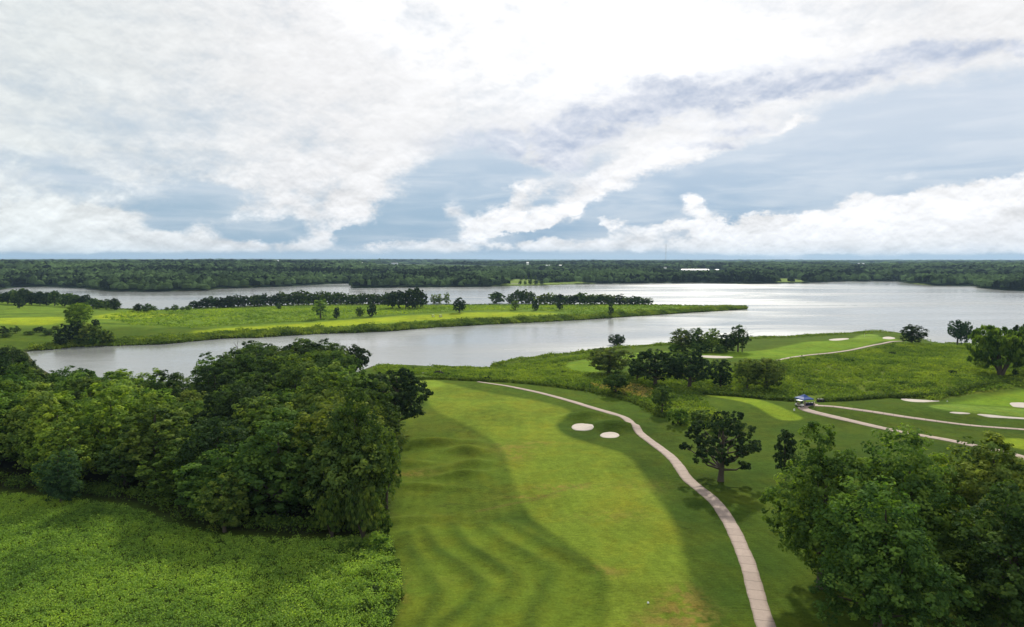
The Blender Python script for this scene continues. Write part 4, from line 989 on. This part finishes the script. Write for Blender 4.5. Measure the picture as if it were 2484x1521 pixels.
M_rust = simple('farm_red', (.25, .06, .04), .8); M_tan = simple('olive_shirt', (.30, .26, .20), .8); M_brown = simple('brown_roof', (.14, .11, .10), .8)

def canopy_tent(p):
    root = empty('canopy_tent', p, .35); tag(root, 'blue pop-up canopy on four poles at the bend of the cart path', 'canopy')
    w = 1.9; h = 2.15; v = [(-w,-w,h),(w,-w,h),(w,w,h),(-w,w,h),(-.12,-.12,h+1.1),(.12,-.12,h+1.1),(.12,.12,h+1.1),(-.12,.12,h+1.1),(-w,-w,h-.28),(w,-w,h-.28),(w,w,h-.28),(-w,w,h-.28)]
    mid = [(-w*.5,-w*.5,h+.46),(w*.5,-w*.5,h+.46),(w*.5,w*.5,h+.46),(-w*.5,w*.5,h+.46)]
    v += mid; f = []
    for k in range(4): j = (k+1) % 4; f += [(k, j, 12+j, 12+k), (12+k, 12+j, 4+j, 4+k), (8+k, 8+j, j, k)]
    f.append((4,5,6,7)); me = bpy.data.meshes.new('canopy'); me.from_pydata(v, [], f); me.materials.append(M_blue); o = new_obj('canopy', me, root)
    sm = o.modifiers.new('thick', 'SOLIDIFY'); sm.thickness = .03
    for a, b in ((-1,-1),(1,-1),(1,1),(-1,1)): MB().tube([(a*(w-.08), b*(w-.08), 0), (a*(w-.08), b*(w-.08), h+.02)], .03, 8).build('pole', M_metal, root)
    fr = MB()
    for a, b in ((-1,-1),(1,-1),(1,1),(-1,1)): fr.tube([(a*(w-.08), b*(w-.08), h-.1), (0, 0, h+.95)], .015, 6)
    fr.build('frame', M_metal, root); return root
def golf_cart(p, rz, label, group=None, body=M_cream):
    root = empty('golf_cart', p, rz); tag(root, label, 'golf cart', group)
    MB().prism([(-1.15,.35),(-1.2,.62),(-1.1,.86),(-.55,.9),(-.5,.45),(.35,.42),(.6,.55),(.72,.95),(.95,.9),(1.2,.62),(1.22,.38)], -.56, .56).build('body', body, root, bevel=.03)
    s = MB().box(-.52,.0,-.5,.5,.55,.78).build('seat', M_tan, root, bevel=.04); MB().box(-.62,-.48,-.5,.5,.8,1.2).build('backrest', M_tan, root, bevel=.04)
    MB().box(-.95,.85,-.6,.6,1.86,1.93).build('roof', M_white, root, bevel=.03)
    for a, b in ((-.82,-.52),(-.82,.52),(.72,-.52),(.72,.52)): MB().tube([(a*1.02,b,.75),(a*.95,b,1.88)], .022, 6).build('roof_post', M_black, root)
    me = MB().box(.70,.715,-.5,.5,.98,1.82).build('windshield', M_glass, root)
    for a, b in ((-.82,-.55),(-.82,.55),(.82,-.55),(.82,.55)):
        wsh = MB().tube([(a,b-.09,.23),(a,b+.09,.23)], .23, 16).build('wheel', M_black, root); MB().tube([(a,b-.1,.23),(a,b+.1,.23)], .11, 10).build('rim', M_metal, wsh)
    MB().tube([(.62,-.28,.95),(.40,-.28,1.12)], .015, 6).tube([(.40+math.cos(t)*.02,-.28+math.cos(t)*.17,1.12+math.sin(t)*.15) for t in np.linspace(0, 6.28, 13)], .014, 5, False).build('steering_wheel', M_black, root)
    MB().tube([(-1.1,.18,.7),(-1.18,.18,1.5)], .13, 10).build('golf_bag', M_navy, root)
    return root
def skin_obj(name, pts, edges, rad, mat, parent):
    me = bpy.data.meshes.new(name); me.from_pydata(pts, edges, []); me.materials.append(mat); o = new_obj(name, me, parent)
    o.modifiers.new('skin', 'SKIN'); sk = me.skin_vertices[0].data if me.skin_vertices else None
    if sk is None:
        import bmesh
        bm = bmesh.new(); bm.from_mesh(me); bm.verts.layers.skin.verify(); bm.to_mesh(me); bm.free(); sk = me.skin_vertices[0].data
    for i, rd in enumerate(rad): sk[i].radius = (rd, rd) if not hasattr(rd, '__len__') else rd
    sk[0].use_root = True
    s = o.modifiers.new('sub', 'SUBSURF'); s.levels = 1; s.render_levels = 1
    return o
def person(p, rz, label, shirt, trousers, lean=0, seated=False):
    root = empty('person', p, rz); tag(root, label, 'person')
    hip = .93; L = lean
    J = [(0,0,hip),(0,L*.3,1.15),(0,L*.7,1.38),(0,L*.9,1.47),(0,L,1.54),(0,L+.02,1.66),(0,L+.01,1.76),
         (-.17,L*.7,1.40),(-.24,L*.6+.03,1.14),(-.20,L*.6+.20,.98),(-.19,L*.6+.27,.93), (.17,L*.7,1.40),(.25,L*.6,1.13),(.26,L*.6+.12,.90),(.26,L*.6+.15,.82),
         (-.10,0,.88),(-.12,.04,.50),(-.13,0,.09),(-.14,.15,.04), (.10,0,.88),(.13,-.02,.50),(.15,-.05,.09),(.16,.10,.04)]
    E_ = [(0,1),(1,2),(2,3),(3,4),(4,5),(5,6),(2,7),(7,8),(8,9),(9,10),(2,11),(11,12),(12,13),(13,14),(0,15),(15,16),(16,17),(17,18),(0,19),(19,20),(20,21),(21,22)]
    rad = [.13,.115,.14,.055,.055,.095,.07,.06,.042,.032,.04,.06,.042,.032,.04,.085,.058,.038,.04,.085,.058,.038,.04]
    body = skin_obj('body', J, E_, rad, M_skin, root)
    skin_obj('shirt', [J[0],J[1],J[2],J[7],J[8],J[11],J[12]], [(0,1),(1,2),(2,3),(3,4),(2,5),(5,6)], [.155,.145,.165,.08,.065,.08,.065], shirt, root)
    skin_obj('trousers', [J[0],J[15],J[16],J[17],J[19],J[20],J[21]], [(0,1),(1,2),(2,3),(0,4),(4,5),(5,6)], [.15,.105,.078,.065,.105,.078,.065], trousers, root)
    skin_obj('cap', [(0,L,1.76),(0,L+.01,1.81),(0,L+.13,1.75)], [(0,1),(0,2)], [.105,.07,.03], M_white, root)
    return root
pt = G(1955, 985); pt.z += .02
canopy_tent(Vector((pt.x, pt.y+1.5, Hi(pt.x, pt.y+1.5)[0])))
pc = G(1938, 986); golf_cart(Vector((pc.x, pc.y-.4, Hi(pc.x, pc.y-.4)[0]+.05)), R(-62), 'golf cart with white roof parked at the left of the blue canopy')
q = G(1962, 984); tb = empty('folding_table', (q.x, q.y, q.z+.08), .1); tag(tb, 'table under a navy cloth to the floor beneath the blue canopy', 'table')
MB().box(-1.3,1.3,-.4,.4,.70,.74).build('tabletop', M_white, tb)
for a, b in ((-1.15,-.32),(1.15,-.32),(1.15,.32),(-1.15,.32)): MB().tube([(a,b,0),(a,b,.70)], .02, 6).build('leg', M_metal, tb)
cl = MB(); 
prof = [(-1.34,-.44),(-.7,-.46),(0,-.44),(.7,-.47),(1.34,-.44),(1.36,0),(1.34,.44),(0,.46),(-1.34,.44),(-1.36,0)]
n = len(prof); cl.v = [(x, y, .02) for x, y in prof]+[(x*.99, y*.97, .755) for x, y in prof]; cl.f = [(k, (k+1) % n, n+(k+1) % n, n+k) for k in range(n)]+[tuple(range(n, 2*n))]
o = cl.build('tablecloth', M_navy); o.location = tb.location; o.rotation_euler = (0,0,.1); tag(o, 'navy cloth hanging to the ground over the table below the canopy', 'tablecloth')
for i, (dx, s_) in enumerate(((-.9,.18),(-.45,.12),(.15,.2),(.6,.14),(1.0,.16))):
    ob = MB().box(-s_,s_,-.12,.12,0,.16).build('box', [M_white, M_lightpost, M_white, M_tan, M_white][i], None, bevel=.015)
    ob.location = (q.x+dx*math.cos(.1), q.y+dx*math.sin(.1), q.z+.08+.757); tag(ob, ['white box at the left end', 'small pale timber box second from the left', 'largest white box in the middle', 'olive box second from the right', 'white box at the right end'][i]+' of the navy covered table', 'box', 'small boxes on the table')
pp = G(1976, 989); person(Vector((pp.x, pp.y, pp.z+.06)), R(60), 'person in a pale pink top standing at the right of the canopy', M_pink, M_khaki, .05)
pp = G(1951, 985); person(Vector((pp.x, pp.y-.3, pp.z+.06)), R(-60), 'person in an olive shirt and light trousers between cart and table', M_tan, M_khaki, .12)
q = G(1990, 975); o = MB().box(-1.0,1.0,-.5,.5,0,.75).box(-.9,.9,-.42,.42,.75,.95).build('equipment_box', M_black, None, bevel=.05); o.location = (q.x, q.y, q.z); tag(o, 'low black box at the grass edge right of the canopy', 'box')
for k, (u, v, lab) in enumerate([(1051, 769, 'golf cart on the peninsula fairway, left of the two'), (1069, 769, 'golf cart on the peninsula fairway, right of the two')]):
    golf_cart(G(u, v)+Vector((0,0,.02)), R(10+15*k), lab, 'golf carts on the peninsula fairway')
# arched footbridge, rail posts and pole beyond the near green
q = G(1063, 909); br = empty('footbridge', (q.x, q.y, q.z), .06); tag(br, 'small dark arched footbridge in the grass before the lake', 'footbridge')
arc = lambda s, h: [(t*s, h*(1-(t)**2)) for t in np.linspace(-1, 1, 13)]
for y in (-.8, .8): MB().tube([(x, y, z+.55) for x, z in arc(2.1, .75)], .13, 8).build('arch_beam', M_wood, br)
MB().prism([(x, z+.5) for x, z in arc(2.05, .72)]+[(x, z+.38) for x, z in arc(2.05, .72)][::-1], -.8, .8).build('deck', M_wood, br)
for y in (-.85, .85): MB().tube([(x, y, z+1.15) for x, z in arc(1.7, .5)], .05, 6).build('handrail', M_wood, br)
for x in (-1.9, -1.2, .4, 1.2, 1.9): MB().tube([(x, -.82, -.2), (x, -.82, 1.0 if abs(x) > 1.5 else 1.5)], .08, 6).tube([(x, .82, -.2), (x, .82, 1.0 if abs(x) > 1.5 else 1.5)], .08, 6).build('post', M_wood, br)
q = G(1069, 909); o = MB().tube([(0,0,-.2),(0,0,1.9)], [.07,.05], 8).tube([(0,0,1.9),(0,0,1.98)], [.08,.03], 8).build('pole', M_lightpost); o.location = q; tag(o, 'pale upright pole at the right end of the arched footbridge', 'pole')
q = G(1029, 908); wb = empty('bench', (q.x, q.y, q.z), .1); tag(wb, 'low pale-topped bench in the grass left of the arched footbridge', 'bench')
MB().box(-.9,.9,-.2,.2,.55,.63).build('seat', M_lightpost, wb)
for a in (-.7, .7): MB().box(a-.05,a+.05,-.18,.18,-.1,.55).build('leg', M_wood, wb)
# tee markers and sign
def tee_sign(u, v, w, h, lab):
    q = G(u, v); r_ = empty('tee_marker', (q.x, q.y, q.z), 0); tag(r_, lab, 'tee marker')
    MB().box(-w/2, w/2, -.04, .04, .18, .18+h).build('panel', M_white, r_, bevel=.012); MB().tube([(0,.05,-.1),(0,.05,.3)], .03, 6).build('stake', M_metal, r_)
tee_sign(1926.5, 998, .42, .62, 'small white marker beside the bright tee strip left of the cart path'); tee_sign(2406, 1057, .62, .55, 'square white marker near the right edge beyond the cart path'); tee_sign(2298, 976, .3, .3, 'tiny white marker at the end of the long thin bunker')
for u, v, lab in [(1572, 1464, 'small white ball on the fairway near the bottom of the photo')]:
    q = G(u, v); import bmesh; bm = bmesh.new(); bmesh.ops.create_icosphere(bm, subdivisions=3, radius=.14)
    for vv in bm.verts: vv.co *= 1-.03*(math.sin(vv.co.x*160)*math.sin(vv.co.y*160)*math.sin(vv.co.z*160) > .2)
    me = bpy.data.meshes.new('marker_ball'); bm.to_mesh(me); bm.free(); me.materials.append(M_white); o = new_obj('marker_ball', me, None, (q.x, q.y, q.z+.1)); tag(o, lab, 'marker ball')
q = G(2097, 817); fl = empty('flagstick', q); tag(fl, 'thin flagstick on the raised green at the lake point', 'flagstick'); MB().tube([(0,0,-.1),(0,0,2.3)], .035, 6).build('stick', M_white, fl)
MB().box(0.03,.5,-.01,.01,1.95,2.3).build('flag', M_rust, fl)
# bare snags over the wood
def snag(u, vt, y, h, lab):
    d = px_dir(u, vt); x = d[0]/d[1]*y; top = CAM_H+d[2]/d[1]*y; r = random.Random(u); mb = MB()
    root = empty('dead_tree', (x, y, top-h), 0); tag(root, lab, 'dead tree', None)
    mb.tube([(0,0,0),(.1,0,h*.5),(.2,.1,h)], [.22,.14,.03], 6)
    tw = MB()
    for k in range(9):
        a = r.uniform(0, 6.28); z = h*r.uniform(.5, .9); l = r.uniform(1, 2.6)
        tw.tube([(.12,0,z),(math.cos(a)*l*.5,math.sin(a)*l*.5,z+l*.5),(math.cos(a)*l,math.sin(a)*l,z+l*1.0)], [.08,.05,.02], 5)
    mb.build('trunk', M_bark, root); tw.build('branches', M_bark, root)
snag(574, 822, 262, 20, 'bare dead treetop over the wood against the lake, the left one'); snag(606, 826, 262, 19, 'bare dead treetop over the wood against the lake, the right one')
snag(716, 1000, 200, 10, 'grey leafless tree inside the wood'); snag(840, 833, 268, 17, 'bare twiggy top beside the dark lakeside tree')
# twigs of the half bare tree on the point
q = G(1800, 853); r = random.Random(3); root = empty('dead_tree', q); tag(root, 'half bare tree with grey twigs at the right end of the lakeside clump', 'dead tree'); tr = MB().tube([(0,0,-.3),(.2,0,4),(.6,0,9)], [.3,.2,.05], 6).build('trunk', M_bark, root); tw = MB()
for k in range(26):
    a = r.uniform(-1.2, 1.6); z = r.uniform(3, 8.5); l = r.uniform(2, 5); b_ = r.uniform(-1, 1)
    tw.tube([(.3,0,z),(math.cos(a)*l*.5,b_*l*.4,z+abs(math.sin(a))*l*.4+.6),(math.cos(a)*l,b_*l*.7,z+abs(math.sin(a))*l*.7+1)], [.09,.06,.025], 5)
tw.build('branches', M_bark, root)

# far buildings and the mast
def shed(name, u, v, w, d, h, lab, cat, wall, roof, nwin=0, group=None, base=None, ridge=.28):
    q = G(u, v) if base is None else base; root = empty(name, (q.x, q.y, q.z), 0); tag(root, lab, cat, group)
    wl_ = MB().box(-w/2, w/2, 0, d, -2, h).build('wall', wall, root)
    e = min(d*.5, 9); rh = max(1.2, e*ridge)
    MB().prism([(0,0)], 0, 0) if False else None
    me = MB(); me.v = [(-w/2-.6,-.6,h),(w/2+.6,-.6,h),(w/2+.6,d+.6,h),(-w/2-.6,d+.6,h),(-w/2-.6,d/2,h+rh),(w/2+.6,d/2,h+rh)]; me.f = [(0,1,5,4),(2,3,4,5),(0,4,3),(1,2,5),(3,2,1,0)]
    me.build('roof', roof, root)
    for k in range(nwin): x = -w/2+w*(k+.5)/nwin; MB().box(x-w/nwin*.22, x+w/nwin*.22, -.12, .0, 1.0, min(h-.6, 3.4)).build('door' if k % 3 == 1 else 'window', M_glass, root)
    return root
def at(u, v, dist):      # a base so that the foot is seen at pixel (u, v) from the given distance
    d = px_dir(u, v); return Vector((d[0]/d[1]*dist, dist, CAM_H+d[2]/d[1]*dist))
q = G(1688, 661); D0 = q.y; print('shed distance', D0)
shed('warehouse', 1688, 660, 82, 30, 6.5, 'long white roofed warehouse among the trees beyond the lake', 'warehouse', M_wall, M_roofw, 9)
shed('outbuilding', 1672, 663, 11, 9, 2.5, 'small white building below the left of the long warehouse', 'outbuilding', M_white, M_roofw, 3)
shed('outbuilding', 1695, 664, 13, 9, 3.4, 'bright white building below the middle of the long warehouse', 'outbuilding', M_white, M_roofw, 3)
shed('outbuilding', 1740, 658, 12, 9, 5, 'small white building right of the long warehouse', 'outbuilding', M_white, M_roofw, 2)
shed('farmhouse', 1614, 655, 8, 8, 9, 'tiny white house left of the long warehouse', 'house', M_white, M_brown, 2)
for k, (u, v, w, h, lab) in enumerate([(670,640,16,3,'tiny white farm building on the far left skyline woods'),(882,646,14,1,'white building on the left of the far green field'),(957,646,24,0,'long low pale building in the far green field'),
        (1280,650,8,8,'white house among the trees right of the far field'),(1330,652,16,0,'row of pale roofs above the lakeside clearing, left'),(1358,652,12,0,'row of pale roofs above the lakeside clearing, right'),(2090,649,24,5,'white building in the far woods on the right')]):
    shed('farm_building', u, v, w, 14, h+12, lab, 'building', M_white if k not in (1,2,4,5) else M_wall, M_roofw if k % 2 else M_wall, 0)
# boat ramp in the clearing
rp = GP([(1240,688),(1262,688),(1252,694.5),(1238,694.5)]); z = Hi(rp[:, 0], rp[:, 1])+.25
me = np_mesh('boat_ramp', np.column_stack([rp, z]), np.array([[0, 1, 2, 3]]), M_path); o = new_obj('boat_ramp', me); add_attr(me, 'along', np.zeros(4)); add_attr(me, 'edge', np.zeros(4)); tag(o, 'pale ramp into the lake at the far clearing', None, None, 'structure')
# mast
q = at(1615, 634, 5200); q.z = float(Hi(q.x, q.y)[0]); root = empty('radio_mast', q); tag(root, 'thin tall radio mast on the horizon above the woods', 'radio mast')
top = CAM_H+px_dir(1615, 591)[2]/px_dir(1615, 591)[1]*5200 - q.z
lat = MB()
for k in range(3): a = k*2.094; lat.tube([(math.cos(a)*1.3, math.sin(a)*1.3, 0), (math.cos(a)*1.3, math.sin(a)*1.3, top*.97)], .45, 5)
nb = 24
for k in range(nb):
    for j in range(3): a, b = j*2.094, (j+1)*2.094; z0, z1 = top*.97*k/nb, top*.97*(k+1)/nb; lat.tube([(math.cos(a)*1.3, math.sin(a)*1.3, z0), (math.cos(b)*1.3, math.sin(b)*1.3, z1)], .22, 4, False)
lat.build('lattice', M_metal, root); MB().tube([(0,0,top*.95),(0,0,top)], [.5,.2], 6).build('antenna', M_metal, root)
for k in range(3):
    a = k*2.094+.5; MB().tube([(math.cos(a)*1.3, math.sin(a)*1.3, top*.9), (math.cos(a)*75, math.sin(a)*75, 0)], .07, 4).build('guy_wire', M_metal, root)

# ------------------------------------------------------------------ haze
def haze():
    m, nt, out = mat_base('air_haze'); v = nt.nodes.new('ShaderNodeVolumePrincipled')
    v.inputs['Color'].default_value = (.50, .74, 1.0, 1); v.inputs['Density'].default_value = HAZE; v.inputs['Anisotropy'].default_value = .2
    nt.links.new(v.outputs[0], out.inputs['Volume'])
    o = MB().box(-25500, 25500, -25500, 25500, -10.5, top+25+q.z).build('haze', m); tag(o, 'thin blue haze in the air', None, None, 'stuff'); o.display_type = 'WIRE'
HAZE = 4.4e-5
haze()
